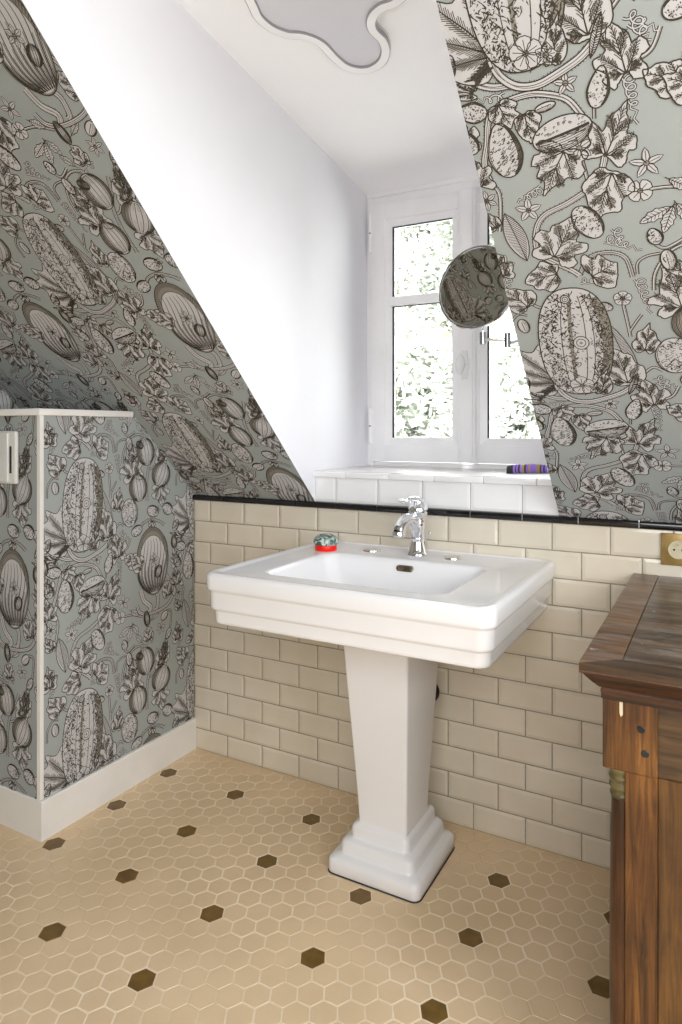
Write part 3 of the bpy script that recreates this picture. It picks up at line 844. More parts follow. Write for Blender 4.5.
mb = MB(); mb.box(.8960, WY - .016, 1.068, .9590, WY + .001, 2.034, G, .005, 3); mb.box(.9050, WY - .021, 1.068, .9500, WY - .014, 2.034, G, .004, 3)
mb.build('meeting_strip', cl)
for x, s in ((.5395, cl), (1.2975, cr)):
    for z0, z1 in ((1.855, 2.010), (1.131, 1.268)):
        mb = MB(); zm = (z0 + z1) / 2
        mb.lathe([(.001, z0), (.0055, z0 + .004), (.0055, zm - .002)], G, Matrix.Translation((x, WY - .0015, 0)), 12)
        mb.lathe([(.0055, zm + .002), (.0055, z1 - .004), (.001, z1)], G, Matrix.Translation((x, WY - .0015, 0)), 12)
        mb.lathe([(.004, zm - .003), (.004, zm + .003)], M['dark'], Matrix.Translation((x, WY - .0015, 0)), 10)
        mb.box(x - .002, WY - .001, z0 + .004, x + .014, WY + .002, z1 - .004, G)
        mb.build('hinge', s)
mb = MB()                                      # oval turn handle and its scalloped rose
hx, hz = .921, 1.412
O = []
for i in range(40):
    t = 2 * PI * i / 40; r = 1 + .10 * math.cos(6 * t)
    O.append((hx + .0165 * r * math.cos(t), hz + .052 * r * math.sin(t)))
mb.prism(O, 'y', WY - .0265, WY - .020, M['ceramic'])
mb.lathe([(.007, 0), (.006, .03)], M['ceramic'], Matrix.Translation((hx, WY - .024, hz)) @ Matrix.Rotation(PI / 2, 4, 'X'), 16)
mb.build('handle_rose', cl)
mb = MB(); bm = bmesh.new(); bmesh.ops.create_uvsphere(bm, u_segments=24, v_segments=14, radius=1)
mb.addbm(bm, M['ceramic'], True, Matrix.Translation((hx - .002, WY - .062, hz)) @ Matrix.Diagonal((.016, .013, .034, 1)))
mb.build('handle', cl)

# ------------------------------------------------------------------ pedestal wash basin
SX0, SX1, SY0, SYB, SZ = .547, 1.308, -.608, -.0003, .820
S = empty('pedestal_sink', (.92, -.237, 0), 'white ceramic pedestal sink with stepped rim, standing against the cream tiles', 'sink')
def outer(ins, z, r=.036, rb=.030):
    return rrect(SX0 + ins, SY0 + ins, SX1 - ins, SYB - ins * .3, (max(r - ins * .3, .01), max(r - ins * .3, .01), rb, rb), z)
rings = []
bx0, by0, bx1, by1 = .676, -.520, 1.166, -.178       # bowl opening
def bowl(ins, z, r): return rrect(bx0 + ins, by0 + ins, bx1 - ins, by1 - ins, max(r, .01), z)
under = lambda ins, z: rrect(SX0 + ins, SY0 + ins, SX1 - ins, SYB - .0, .03, z)
rings += [rrect(.70, -.45, 1.14, -.10, .05, .640), rrect(.66, -.50, 1.18, -.06, .05, .665), outer(.040, .695), outer(.030, .6900)]
rings += [outer(.021, .6895), outer(.0185, .6920), outer(.0178, .698), outer(.0165, .7215), outer(.0150, .7250), outer(.0105, .7270)]
rings += [outer(.0088, .7295), outer(.0080, .735), outer(.0070, .7705), outer(.0055, .7740), outer(.0035, .7760)]
rings += [outer(.0012, .7785), outer(.0003, .784), outer(.0, .808), outer(.0012, .8140), outer(.0045, .8185), outer(.009, .8200), outer(.015, .8200), outer(.024, .8186), outer(.028, .8168), outer(.036, .8160)]
rings += [bowl(-.012, .8160, .045), bowl(-.004, .8150, .04), bowl(.002, .8115, .038), bowl(.006, .803, .036), bowl(.018, .772, .040), bowl(.036, .722, .050), bowl(.052, .700, .06), bowl(.085, .688, .07), bowl(.14, .683, .06)]
mb = MB(); mb.loft(rings, M['ceramic'], True, True, True)
basin = mb.build('basin', S, autosmooth=60)
mb = MB(); mb.lathe([(.001, .688), (.024, .688), (.026, .6865), (.026, .684)], M['chrome'], Matrix.Translation((.921, -.335, 0)), 24); mb.build('drain', S)
# overflow slot on the rear wall of the bowl
mb = MB(); yb = -.1875; zo = .7935
def slot(w, h, y, zc_, n=8):
    P = []
    for k in range(n + 1): t = -PI / 2 + PI * k / n; P.append((w / 2 - h / 2 + h / 2 * math.cos(t), h / 2 * math.sin(t)))
    for k in range(n + 1): t = PI / 2 + PI * k / n; P.append((-w / 2 + h / 2 + h / 2 * math.cos(t), h / 2 * math.sin(t)))
    return [(.930 + p[0], y - p[1] * .36 * -1, zc_ + p[1]) for p in P]
mb.loft([slot(.052, .0165, yb + .004, zo), slot(.052, .0165, yb - .003, zo), slot(.046, .0110, yb - .004, zo), slot(.044, .0090, yb - .001, zo)], M['oldmetal'], True, True, False)
for k in range(5): mb.box(.912 + k * .009 - .0016, yb - .0044, zo - .0045, .912 + k * .009 + .0016, yb - .002, zo + .0045, M['oldmetal'])
mb.build('overflow_grille', S)
for x in (.779, 1.037):
    mb = MB(); mb.lathe([(.001, .0036), (.020, .0040), (.0225, .0050), (.0265, .0050), (.0275, .0030), (.0275, 0)], M['chrome'], Matrix.Translation((x, -.094, .8158)), 32)
    mb.build('tap_hole_cover', S)
# pedestal
mb = MB(); cx = .92
def col(hw, yf, ybk, z, r=.008): return rrect(cx - hw, yf, cx + hw, ybk, r, z, 4)
PY0, PY1 = -.377, -.098; hB = .133
def step(ins, z, r=.020): return rrect(cx - .004 - hB + ins, PY0 + ins, cx - .004 + hB - ins * 1.0, PY1 - ins * .6, r, z, 4)
rings = [step(.003, 0), step(0, .004), step(0, .030), step(.003, .038), step(.010, .043), step(.022, .045),
         step(.025, .048), step(.026, .070), step(.029, .077), step(.036, .081), step(.044, .083),
         step(.047, .086), step(.048, .108, .016), step(.051, .115, .016), step(.058, .120, .014),
         col(.0715, -.318, -.163, .124), col(.0705, -.317, -.163, .132), col(.0735, -.322, -.158, .20), col(.094, -.362, -.125, .60), col(.099, -.371, -.118, .696)]
mb.loft(rings, M['ceramic'], True, True, True); mb.build('pedestal', S, autosmooth=50)
mb = MB(); mb.loft([rrect(cx - .004 - hB - .0022, PY0 - .0022, cx - .004 + hB + .0022, PY1 + .0022, .022, .0003, 4), rrect(cx - .004 - hB - .0012, PY0 - .0012, cx - .004 + hB + .0012, PY1 + .0012, .022, .0026, 4)], M['asphalt'])
mb.build('base_seal', S)

# waste pipe behind the pedestal
P = empty('waste_pipe', (.925, -.004, .385), 'black waste outlet on the tiles, peeking out behind the white pedestal', 'pipe')
mb = MB(); R = Matrix.Translation((.926, -.001, .388)) @ Matrix.Rotation(PI / 2, 4, 'X')
mb.lathe([(.001, .0), (.036, .0), (.037, .004), (.030, .014), (.022, .018), (.022, .030)], M['blackrub'], R, 28); mb.build('wall_flange', P)
mb = MB(); mb.tube(catmull([(.926, -.03, .388), (.924, -.05, .388), (.922, -.066, .380), (.921, -.0725, .360)], 6), .017, M['blackrub'])
mb.build('bend', P)

# ------------------------------------------------------------------ mixer tap
FX, FY, FZ = .925, -.085, .8165
F = empty('mixer_tap', (FX, FY, FZ), 'chrome single-lever mixer tap with curved spout on the back ledge of the white sink', 'tap')
T0 = Matrix.Translation((FX, FY, FZ)); ch = M['chrome']
mb = MB(); mb.lathe([(.001, 0), (.0310, 0), (.0310, .003), (.0285, .007), (.0255, .014), (.0225, .026), (.0200, .036), (.0190, .043), (.0200, .046), (.0200, .050), (.0185, .053), (.0200, .060), (.0225, .075), (.0235, .090), (.0235, .100), (.0220, .104), (.0230, .108), (.0230, .114), (.0200, .119), (.001, .120)], ch, T0, 36)
mb.build('body', F)
mb = MB(); d = Vector((-.28, -.96, 0)).normalized()
prf = [(.004, .080, .020), (.018, .096, .0195), (.034, .106, .0185), (.050, .107, .0175), (.066, .100, .0170), (.078, .088, .0170), (.084, .076, .0175)]
mb.tube([Vector((FX, FY, FZ)) + d * a + Vector((0, 0, b)) for a, b, c in catmull(prf, 5)], [c for a, b, c in catmull(prf, 5)], ch, 20)
mb.build('spout', F)
mb = MB(); e = Vector((FX, FY, FZ)) + d * .0845; mb.lathe([(.001, .061), (.0155, .061), (.0182, .063), (.0186, .074), (.0165, .078)], ch, Matrix.Translation((e.x, e.y, FZ)), 24); mb.build('aerator', F)
mb = MB()
bm = bmesh.new(); bmesh.ops.create_uvsphere(bm, u_segments=28, v_segments=16, radius=1)
mb.addbm(bm, ch, True, Matrix.Translation((FX + .002, FY, FZ + .130)) @ Matrix.Diagonal((.029, .029, .030, 1)))
prf = [(-.024, .134, .012), (-.006, .154, .014), (.016, .165, .0115), (.038, .165, .0090), (.058, .160, .0085), (.074, .163, .0080), (.082, .167, .005)]
mb.tube([Vector((FX + .004, FY, FZ)) + d * a + Vector((0, 0, b)) for a, b, c in catmull(prf, 5)], [c for a, b, c in catmull(prf, 5)], ch, 14, squash=(1.25, .8))
mb.build('lever', F)
mb = MB(); q = Vector((FX + .012, FY + .030, FZ))
mb.tube([q, q + Vector((0, 0, .040)), q + Vector((.004, 0, .052)), q + Vector((.014, .002, .060))], .0022, ch, 10)
bm = bmesh.new(); bmesh.ops.create_uvsphere(bm, u_segments=12, v_segments=8, radius=.0045); mb.addbm(bm, ch, True, Matrix.Translation(q + Vector((.014, .002, .060))))
mb.build('drain_lift_rod', F)

# ------------------------------------------------------------------ small things
K = empty('paperweight', (.650, -.150, .8162), 'glossy green and white dome on a bright red base, on the sink ledge', 'paperweight')
mb = MB(); mb.lathe([(.001, 0), (.0325, 0), (.0335, .002), (.0335, .0155), (.0325, .0170), (.001, .0170)], M['red'], Matrix.Translation((.650, -.150, .8162)), 36); mb.build('base', K)
mb = MB(); mb.lathe([(.001, .0150), (.0345, .0172), (.0385, .0220), (.0395, .0275), (.0375, .0345), (.0320, .0410), (.0235, .0465), (.0120, .0495), (.001, .0500)], M['marble'], Matrix.Translation((.650, -.150, .8162)), 36); mb.build('dome', K)

def stripes():
    m = bpy.data.materials.new('purple_yellow_stripes'); m.use_nodes = True
    nt = m.node_tree; N = nt.nodes; b = N['Principled BSDF']
    tc = N.new('ShaderNodeTexCoord'); sp = N.new('ShaderNodeSeparateXYZ'); nt.links.new(tc.outputs['Object'], sp.inputs[0])
    mr = N.new('ShaderNodeMapRange'); mr.inputs['From Min'].default_value = -.056; mr.inputs['From Max'].default_value = .056
    nt.links.new(sp.outputs['X'], mr.inputs['Value'])
    r = N.new('ShaderNodeValToRGB'); r.color_ramp.interpolation = 'CONSTANT'
    V, Y_, K_, W_ = lin(160, 125, 228), lin(190, 165, 95), lin(60, 58, 62), lin(225, 222, 240)
    seq = [(0, K_), (.045, V), (.09, K_), (.12, V), (.16, K_), (.20, V), (.25, Y_), (.30, K_), (.34, V), (.40, Y_), (.44, V), (.58, Y_), (.66, K_), (.69, V), (.74, K_), (.77, V), (.83, W_), (.86, V), (.90, W_), (.93, V), (.97, W_)]
    el = r.color_ramp.elements; el[0].position = 0; el[0].color = (*seq[0][1], 1); el[1].position = seq[1][0]; el[1].color = (*seq[1][1], 1)
    for p, c in seq[2:]: k = el.new(p); k.color = (*c, 1)
    nt.links.new(mr.outputs[0], r.inputs[0]); nt.links.new(r.outputs[0], b.inputs['Base Color']); b.inputs['Roughness'].default_value = .5
    return m
M['stripes'] = stripes()
mb = MB(); n = 14; rings = []
for t, h, dd in ((-.056, .0015, .016), (-.0555, .010, .017), (-.035, .0115, .017), (0, .0125, .0165), (.03, .0105, .014), (.046, .0085, .011), (.056, .0075, .008)):
    rings.append([(1.190 + t * 1.12, .205 + t * .9 + dd * math.cos(2 * PI * k / n), 1.0478 + h * 1.25 + h * 1.25 * math.sin(2 * PI * k / n)) for k in range(n)])
mb.loft(rings, M['stripes'])
tb = mb.build('toiletry_tube', loc=(1.195, .215, 1.0478)); thing(tb, 'purple, yellow and black striped tube lying on the white window sill', 'tube')

# socket
so = empty('wall_socket', (1.612, -.001, .876), 'square brass wall socket with round cream insert, above the wooden dresser', 'socket')
mb = MB(); mb.box(1.5715, -.007, .835, 1.6535, .002, .917, M['brass'], .0015); mb.build('cover_plate', so)
mb = MB(); R = Matrix.Translation((1.6125, -.0065, .876)) @ Matrix.Rotation(PI / 2, 4, 'X')
mb.lathe([(.0235, -.001), (.0235, .0042), (.0212, .0042), (.0205, .0012), (.001, .0012)], M['gap'], R, 36, caps=False); mb.build('socket_insert', so)
mb = MB()
for dx in (-.0095, .0095): mb.lathe([(.001, .0), (.0026, .0)], M['dark'], Matrix.Translation((1.6125 + dx, -.0080, .876)) @ Matrix.Rotation(PI / 2, 4, 'X'), 12); mb.lathe([(.0026, 0), (.0026, .001), (.001, .001)], M['dark'], Matrix.Translation((1.6125 + dx, -.0080, .876)) @ Matrix.Rotation(PI / 2, 4, 'X'), 12)
mb.build('pin_holes', so)
mb = MB(); mb.lathe([(.0024, 0), (.0024, .012), (.0012, .014)], M['chrome'], Matrix.Translation((1.6125, -.0075, .889)) @ Matrix.Rotation(PI / 2, 4, 'X'), 12); mb.build('earth_pin', so)

# flush plate
fp = empty('flush_plate', (-.237, y0, 1.102), 'white toilet flush plate on the patterned front of the low boxed wall', 'flush plate')
f_ = y0 - .0030
mb = MB(); mb.box(-.360, f_ - .013, 1.024, -.1000, f_ + .0008, 1.181, M['plastic'], .006, 3); mb.build('frame', fp)
mb = MB(); mb.box(-.340, f_ - .0195, 1.030, -.242, f_ - .0120, 1.175, M['plastic'], .003, 3); mb.build('button', fp)
mb = MB(); mb.box(-.238, f_ - .0195, 1.030, -.1290, f_ - .0120, 1.175, M['plastic'], .003, 3); mb.build('button', fp)
mb = MB(); mb.box(-.1265, f_ - .0142, 1.056, -.1170, f_ - .0110, 1.136, M['dark'], .001, 1); mb.build('finger_slot', fp)

# ------------------------------------------------------------------ shaving mirror
def cam_ray(u, v):
    th = math.radians(29.127); f = 682.67
    return Vector((-math.sin(th), math.cos(th), 0)) + Vector((math.cos(th), math.sin(th), 0)) * (u - 341) / f + Vector((0, 0, (430.37 - v) / f))
CAM = Vector((1.709, -1.956, 1.1826)); TH_ = math.radians(29.127)
mc = CAM + cam_ray(476.3, 287.4) * 1.60
nrm = (Vector((math.cos(TH_), math.sin(TH_), 0)) * -.62 + Vector((0, 0, .10)) + Vector((-math.sin(TH_), math.cos(TH_), 0)) * -.774).normalized()
MR = .0972
mi = empty('shaving_mirror', (XR, -.20, 1.40), 'round chrome-rimmed shaving mirror on a folding wall arm in front of the window', 'mirror')
Rm = Matrix.Translation(mc) @ nrm.to_track_quat('Z', 'Y').to_matrix().to_4x4()
mb = MB(); mb.face([tuple(Rm @ Vector(((MR - .003) * math.cos(2 * PI * i / 64), (MR - .003) * math.sin(2 * PI * i / 64), .0022))) for i in range(64)], M['mirror'])
gm = mb.build('mirror_glass', mi, fix=False)
mb = MB(); mb.lathe([(.001, -.012), (.05, -.012), (MR - .006, -.010), (MR + .002, -.005), (MR + .0035, .001), (MR + .001, .0045), (MR - .0025, .0042), (MR - .004, .0015), (.001, .0012)], M['chrome'], Rm, 64); mb.build('rim', mi)
mb = MB(); k0 = mc + Vector((0, 0, -MR - .002)) - nrm * .004
stem = Vector((mc.x + .012, mc.y + .012, 1.398))
mb.tube([mc - nrm * .012, mc - nrm * .022, Vector((stem.x, stem.y, mc.z - .05)), Vector((stem.x, stem.y, 1.40))], .0045, M['chrome'])
mb.lathe([(.001, -.014), (.0075, -.014), (.0075, .014), (.001, .014)], M['steel'], Matrix.Translation((stem.x, stem.y, 1.399)), 16)
el = Vector((stem.x + .056, stem.y + .008, 1.394))
mb.tube([Vector((stem.x, stem.y, 1.396)), Vector((el.x, el.y, 1.393))], .0042, M['chrome'])
mb.lathe([(.001, -.017), (.0075, -.017), (.0075, .017), (.001, .017)], M['steel'], Matrix.Translation((el.x, el.y, 1.392)), 16)
mb.tube([Vector((el.x, el.y, 1.384)), Vector((XR - .008, el.y + .10, 1.410))], .0042, M['chrome'])
mb.build('folding_arm', mi)
mb = MB(); mb.lathe([(.001, 0), (.024, 0), (.024, .005), (.012, .009), (.010, .016), (.001, .016)], M['chrome'], Matrix.Translation((XR - .0005, el.y + .10, 1.410)) @ Matrix.Rotation(-PI / 2, 4, 'Y'), 28); mb.build('wall_bracket', mi)

# ------------------------------------------------------------------ cloud-shaped ceiling light
pts = [(0.688, -0.595), (0.678, -0.553), (0.688, -0.505), (0.717, -0.466), (0.752, -0.445), (0.777, -0.409), (0.783, -0.354), (0.795, -0.307), (0.824, -0.275), (0.866, -0.263), (0.913, -0.279), (0.945, -0.317), (0.956, -0.362), (0.949, -0.404), (0.962, -0.433), (0.991, -0.450), (1.028, -.452), (1.072, -.475), (1.105, -.520), (1.115, -.575), (1.095, -.630), (1.060, -.662), (1.050, -.705), (1.045, -.755), (1.015, -.800), (.965, -.822), (.905, -.820), (.855, -.790), (.830, -.745), (.825, -.705), (.790, -.685), (.735, -.668), (.702, -.635)]
C0 = catmull(pts, 5, True)
def offs(P, d):
    out = []; n = len(P)
    for i in range(n):
        t = P[(i + 1) % n] - P[(i - 1) % n]; t = t / np.hypot(*t); out.append(P[i] + np.array([t[1], -t[0]]) * d)
    return out
area = sum(C0[i][0] * C0[(i + 1) % len(C0)][1] - C0[(i + 1) % len(C0)][0] * C0[i][1] for i in range(len(C0)))
sg = -1 if area > 0 else 1
lp = empty('ceiling_light', (.9, -.54, zc(-.54)), 'unlit cloud-shaped ceiling light with white rim on the sloping dormer ceiling', 'lamp')
def ring(d, h): return [(p[0], p[1], zc(p[1]) - h) for p in offs(C0, d * sg)]
mb = MB(); mb.loft([ring(.0020, .0185), ring(.0230, .0185)], M['lampw'], False, False, True); mb.loft([ring(.001, .004), ring(-.0005, .0172), ring(.0020, .0185)], M['alu'], False, False, False); mb.loft([ring(.0230, .0185), ring(.0252, .0172), ring(.0262, .009)], M['alu'], False, False, False); mb.build('rim', lp, autosmooth=30)
mb = MB(); mb.raw(ring(.0258, .0125), [tuple(range(len(C0)))], M['diff']); mb.build('diffuser', lp, fix=False)
mb = MB(); mb.loft([ring(-.0016, 0.0002), ring(-.0016, .005), ring(.0015, .0055)], M['plastic'], True, False, True); mb.build('backplate', lp, autosmooth=70)

# ------------------------------------------------------------------ old wooden dresser
DX0, DX1, DY0, DY1, DZ = 1.5065, 2.02, -.800, -.006, .806
dr = empty('wooden_dresser', (1.76, -.40, 0), 'antique brown wooden dresser with worn top and side column, in front of the tiles', 'dresser')
mb = MB()      # top: boards with a worn edge board along the front side
mb.box(DX0 + .0608, DY0 + .0508, DZ - .012, DX1, DY1 - .08, DZ, M['wood_top'], .0012, 1)
top = mb.build('top_board', dr)
mb = MB(); A = .060
mb.prism([(DX0, DY0), (DX0 + A, DY0 + .050), (DX0 + A, DY1), (DX0, DY1)], 'z', DZ - .012, DZ, M['wood_edge'])
mb.build('edge_board', dr)
mb = MB(); mb.prism([(DX0 + .0006, DY0), (DX1, DY0), (DX1, DY0 + .0495), (DX0 + A + .0006, DY0 + .0495)], 'z', DZ - .012, DZ - .0003, M['wood_rail']); mb.build('edge_board', dr)
mb = MB(); mb.box(DX0 + .0612, DY1 - .0795, DZ - .012, DX1, DY1, DZ - .0004, M['wood_top']); mb.build('top_board', dr)
# moulding under the top
def ringm(ins, z): return [(DX0 + ins, DY0 + ins, z), (DX1 + .0 - .0, DY0 + ins, z), (DX1, DY1, z), (DX0 + ins, DY1, z)]
mb = MB(); mb.loft([ringm(.001, DZ - .0122), ringm(.0, DZ - .0140), ringm(.001, DZ - .0165), ringm(.005, DZ - .0180), ringm(.008, DZ - .022), ringm(.018, DZ - .034), ringm(.027, DZ - .043), ringm(.031, DZ - .045), ringm(.029, DZ - .048), ringm(.030, DZ - .055), ringm(.030, DZ - .062)], M['wood_dark'], True, True, False)
mb.build('cornice_moulding', dr)
BX = DX0 + .032; BY = DY0 + .032; ZT = DZ - .062
# corner post: frieze block in front, narrower below
mb = MB(); mb.box(BX, BY, .630, BX + .082, BY + .035, ZT, M['wood'], .0015, 1)
mb.box(BX + .034, BY + .0005, .06, BX + .082, BY + .035, .630, M['wood'], .0012, 1); mb.build('corner_post', dr)
mb = MB(); mb.box(BX + .0825, BY + .008, .630, DX1 - .04, BY + .022, ZT, M['wood_rail']); mb.build('side_rail', dr)
mb = MB(); mb.box(BX + .0825, BY + .004, .06, DX1 - .04, BY + .022, .6295, M['wood_panel'], .001, 1); mb.build('side_panel', dr)
mb = MB(); mb.box(DX1 - .04, BY, .0, DX1 - .001, BY + .035, ZT, M['wood'], .0015, 1); mb.build('corner_post', dr)
# half columns at the front corners with turned capitals
for yc in (BY + .026, DY1 - .040):
    xc = BX + .0275
    mb = MB(); mb.lathe([(.0185, .09), (.0205, .30), (.0195, .45), (.0172, .580)], M['wood_col'], Matrix.Translation((xc, yc, 0)), 28); c = mb.build('column', dr)
    prof = [(.0172, .578), (.0195, .581), (.0200, .584), (.0185, .587), (.0185, .592), (.0208, .595), (.0210, .599), (.0192, .602), (.0192, .606), (.0214, .609), (.0216, .613), (.0196, .616), (.0200, .622), (.0220, .626), (.0220, .6298)]
    mb = MB(); mb.lathe(prof, M['capital'], Matrix.Translation((xc, yc, 0)), 28); mb.build('capital', dr)
    mb = MB(); mb.lathe([(.024, .06), (.024, .070), (.021, .074), (.023, .080), (.0185, .090)], M['capital'], Matrix.Translation((xc, yc, 0)), 28); mb.build('column_base', dr)
mb = MB(); mb.box(BX, BY, 0, DX1 - .041, DY1 - .003, .0595, M['wood_dark'], .002, 1); mb.build('plinth', dr)
mb = MB(); mb.box(BX, DY1 - .075, .630, BX + .05, DY1 - .003, ZT, M['wood'], .0015, 1); mb.box(BX + .034, DY1 - .075, .06, BX + .06, DY1 - .003, .630, M['wood'], .0012, 1); mb.build('corner_post', dr)
mb = MB(); mb.box(BX + .062, BY + .036, .06, DX1 - .03, DY1 - .003, ZT, M['wood_rail']); mb.build('carcass', dr)
for k, (a, b, xf_) in enumerate(((.634, ZT - .003, BX + .004), (.450, .626, BX + .036), (.262, .446, BX + .036), (.066, .258, BX + .036))):
    mb = MB(); mb.box(xf_, BY + .0375 if k else BY + .0375, a, BX + .0615, DY1 - .078, b, M['wood_rail'], .003, 2); d_ = mb.build('drawer', dr)
    for yy in (BY + .20, DY1 - .24):
        mb = MB(); mb.lathe([(.006, 0), (.005, .008), (.013, .016), (.012, .022), (.001, .025)], M['capital'], Matrix.Translation((xf_, yy, (a + b) / 2)) @ Matrix.Rotation(-PI / 2, 4, 'Y'), 20); mb.build('knob', d_)
# nail plugs and a pale nick in the corner post
for (x, z) in ((BX + .058, .704), (BX + .064, .666)):
    mb = MB(); mb.lathe([(.001, .0005), (.0050, .0008), (.0062, .0)], M['blackrub'], Matrix.Translation((x, BY, z)) @ Matrix.Rotation(PI / 2, 4, 'X'), 14); mb.build('nail_plug', dr)
mb = MB(); mb.prism([(BX + .026, ZT - .002), (BX + .031, ZT - .002), (BX + .0310, ZT - .022), (BX + .028, ZT - .026), (BX + .026, ZT - .020)], 'y', BY - .0006, BY + .002, M['gap']); mb.build('wood_filler', dr)

# ------------------------------------------------------------------ added roof window, unseen, carries fill light from behind the camera
W2 = bpy.data.objects.new('window_2', None); COL.objects.link(W2); W2['kind'] = 'structure'
def RP(x, s, h): return Vector((x, YK + s / KS, ZK + s * TA / KS)) + Vector((0, TA / KS, -1 / KS)) * h
mb = MB()
def rbox(x0, s0, x1, s1, h0, h1, m):
    vs = [RP(x, s, h) for x in (x0, x1) for s in (s0, s1) for h in (h0, h1)]
    mb.raw(vs, [(0, 1, 3, 2), (4, 6, 7, 5), (0, 4, 5, 1), (2, 3, 7, 6), (0, 2, 6, 4), (1, 5, 7, 3)], m)
wx0, wx1, ws0, ws1 = 1.25, 2.65, .75, 1.95
for a in ((wx0 - .06, ws0 - .06, wx1 + .06, ws0), (wx0 - .06, ws1, wx1 + .06, ws1 + .06), (wx0 - .06, ws0, wx0, ws1), (wx1, ws0, wx1 + .06, ws1), ((wx0 + wx1) / 2 - .02, ws0, (wx0 + wx1) / 2 + .02, ws1)):
    rbox(a[0], a[1], a[2], a[3], .003, .03, M['gloss'])
mb.build('roof_window_frame', W2)

# ------------------------------------------------------------------ garden outside
mb = MB(); mb.raw([(-14, .6, -1.2), (10, .6, -1.2), (10, 3.0, -1.0), (-14, 3.0, -1.0), (16, 17.5, 2.2), (-20, 17.5, 2.2), (30, 34, 20), (-40, 34, 20)], [(0, 1, 2, 3), (3, 2, 4, 5), (5, 4, 6, 7)], M['lawn'])
struct(mb.build('ground', fix=False))
def shrub(name, c, rx, ry, rz, n, seed, label, ls=.10, trunk=True):
    n = int(n * 2.3)
    R_ = random.Random(seed); root = empty(name, (c[0], c[1], c[2] - rz), label, 'shrub' if 'shrub' in label else 'tree')
    V = []; F_ = []
    clumps = [(R_.gauss(0, .5), R_.gauss(0, .5), R_.gauss(0, .45), R_.uniform(.25, .5)) for _ in range(26)]
    for _ in range(n):
        cl_ = R_.choice(clumps); d_ = Vector((R_.gauss(0, 1), R_.gauss(0, 1), R_.gauss(0, 1))).normalized() * cl_[3] * R_.uniform(.7, 1)
        p = Vector(((cl_[0] + d_.x) * rx, (cl_[1] + d_.y) * ry, (cl_[2] + d_.z) * rz)) + Vector(c)
        a = Vector((R_.gauss(0, 1), R_.gauss(0, 1), R_.gauss(0, .6))).normalized(); b = a.cross(Vector((R_.gauss(0, 1), R_.gauss(0, 1), R_.gauss(0, 1)))).normalized()
        s = ls * R_.uniform(.6, 1.2); nn = a.cross(b) * s * .15; k = len(V)
        V += [p - a * s, p + b * s * .45 + nn, p + a * s, p - b * s * .45 + nn]; F_ += [(k, k + 1, k + 2), (k, k + 2, k + 3)]
    mb = MB(); mb.raw(V, F_, M['leafg']); mb.build('foliage', root, fix=False)
    if trunk:
        mb = MB()
        for q in range(4):
            mb.tube([(c[0] + R_.uniform(-.1, .1), c[1], c[2] - rz * 1.3), (c[0] + R_.uniform(-.3, .3) * rx, c[1], c[2] - rz * .3), (c[0] + R_.uniform(-.8, .8) * rx, c[1] + R_.uniform(-.4, .4), c[2] + rz * .6)], [.09, .06, .02], M['bark'], 8)
        mb.build('trunk', root, fix=False)
    return root
shrub('garden_shrub', (-1.15, 3.6, 1.25), .75, .7, .75, 5200, 1, 'leafy pale green shrub outside, seen through the lower left window pane', .075)
shrub('garden_shrub', (.05, 6.2, 1.45), .75, .7, .75, 5200, 2, 'leafy pale green shrub outside, seen through the right half of the window', .075)
shrub('garden_shrub', (-3.4, 7.4, 2.0), .9, .8, 1.0, 4200, 3, 'pale shrub outside at the left edge of the window glass', .085)
shrub('garden_tree', (-3.2, 11.6, 4.8), 1.8, 1.4, 1.9, 5200, 4, 'tall pale tree outside, seen through the upper left window pane', .13)
shrub('garden_tree', (.4, 15.4, 5.4), 1.8, 1.4, 1.9, 5200, 5, 'tall pale tree outside, behind the round mirror and the right casement', .13)

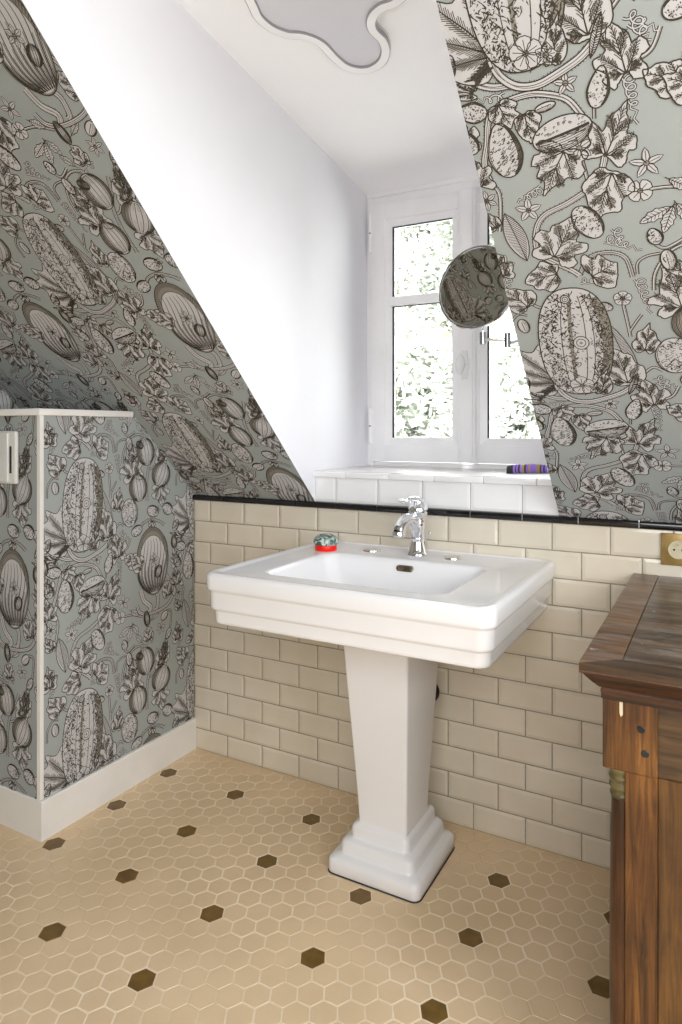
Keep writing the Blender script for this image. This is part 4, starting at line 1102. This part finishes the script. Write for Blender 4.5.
# ------------------------------------------------------------------ light
w = bpy.data.worlds.new('sky'); SC.world = w; w.use_nodes = True
bg = w.node_tree.nodes['Background']; bg.inputs['Color'].default_value = (.92, .935, 1.0, 1); bg.inputs['Strength'].default_value = 10.0
def area(name, loc, rot, sx, sy, power, col=(1, 1, 1), portal=False):
    l = bpy.data.lights.new(name, 'AREA'); l.shape = 'RECTANGLE'; l.size = sx; l.size_y = sy; l.energy = power; l.color = col
    o = bpy.data.objects.new(name, l); COL.objects.link(o); o.location = loc; o.rotation_euler = rot
    if portal: l.cycles.is_portal = True
    return o
area('window_portal', ((XL + XR) / 2, WY + .075, 1.56), (-PI / 2, 0, 0), .8, 1.0, 1, portal=True)
q = RP((wx0 + wx1) / 2, (ws0 + ws1) / 2, .012)
o = area('roof_window_daylight', q, (0, 0, 0), wx1 - wx0 - .02, ws1 - ws0 - .02, 37, (.98, .99, 1.0))  # added fill lamp inside the made-up roof window
o.rotation_euler = Vector((0, TA / KS, -1 / KS)).to_track_quat('-Z', 'Y').to_euler()
area('side_window_daylight', (XE - .03, -1.75, 1.45), (0, PI / 2, 0), 1.1, 1.2, 40, (.95, .98, 1.0))  # added fill lamp from the right, no opening in the wall behind it
W3 = bpy.data.objects.new('window_3', None); COL.objects.link(W3); W3['kind'] = 'structure'  # unseen side window, made up to go with the fill lamp
mb = MB()
for a in ((-2.42, .82, -2.35, 2.08), (-1.15, .82, -1.08, 2.08), (-2.36, .82, -1.14, .89), (-2.36, 2.01, -1.14, 2.08), (-1.77, .89, -1.73, 2.01)): mb.box(XE - .025, a[0], a[1], XE - .0005, a[2], a[3], M['gloss'], .002, 1)
mb.build('window_frame', W3)
sun = bpy.data.lights.new('sun', 'SUN'); sun.energy = 24; sun.angle = .05; sun.color = (1, .97, .92)
so_ = bpy.data.objects.new('sun', sun); COL.objects.link(so_); so_.rotation_euler = Vector((.25, .75, -.75)).to_track_quat('-Z', 'Y').to_euler()

# ------------------------------------------------------------------ camera
cam = bpy.data.cameras.new('camera'); co = bpy.data.objects.new('camera', cam); COL.objects.link(co)
co.location = CAM; co.rotation_euler = (PI / 2, 0, TH_)
cam.sensor_fit = 'HORIZONTAL'; cam.sensor_width = 36; cam.lens = 36 * 682.67 / 682; cam.shift_y = -(512 - 430.37) / 682
cam.clip_start = .02; cam.clip_end = 100
SC.camera = co
vs = SC.view_settings; vs.view_transform = 'Standard'; vs.look = 'None'; vs.exposure = 0.0; vs.gamma = 1; vs.use_curve_mapping = False
SC.cycles.use_denoising = True; SC.cycles.max_bounces = 10; SC.cycles.diffuse_bounces = 6; SC.cycles.transparent_max_bounces = 12
SC.cycles.caustics_reflective = False; SC.cycles.caustics_refractive = False; SC.cycles.sample_clamp_indirect = 6
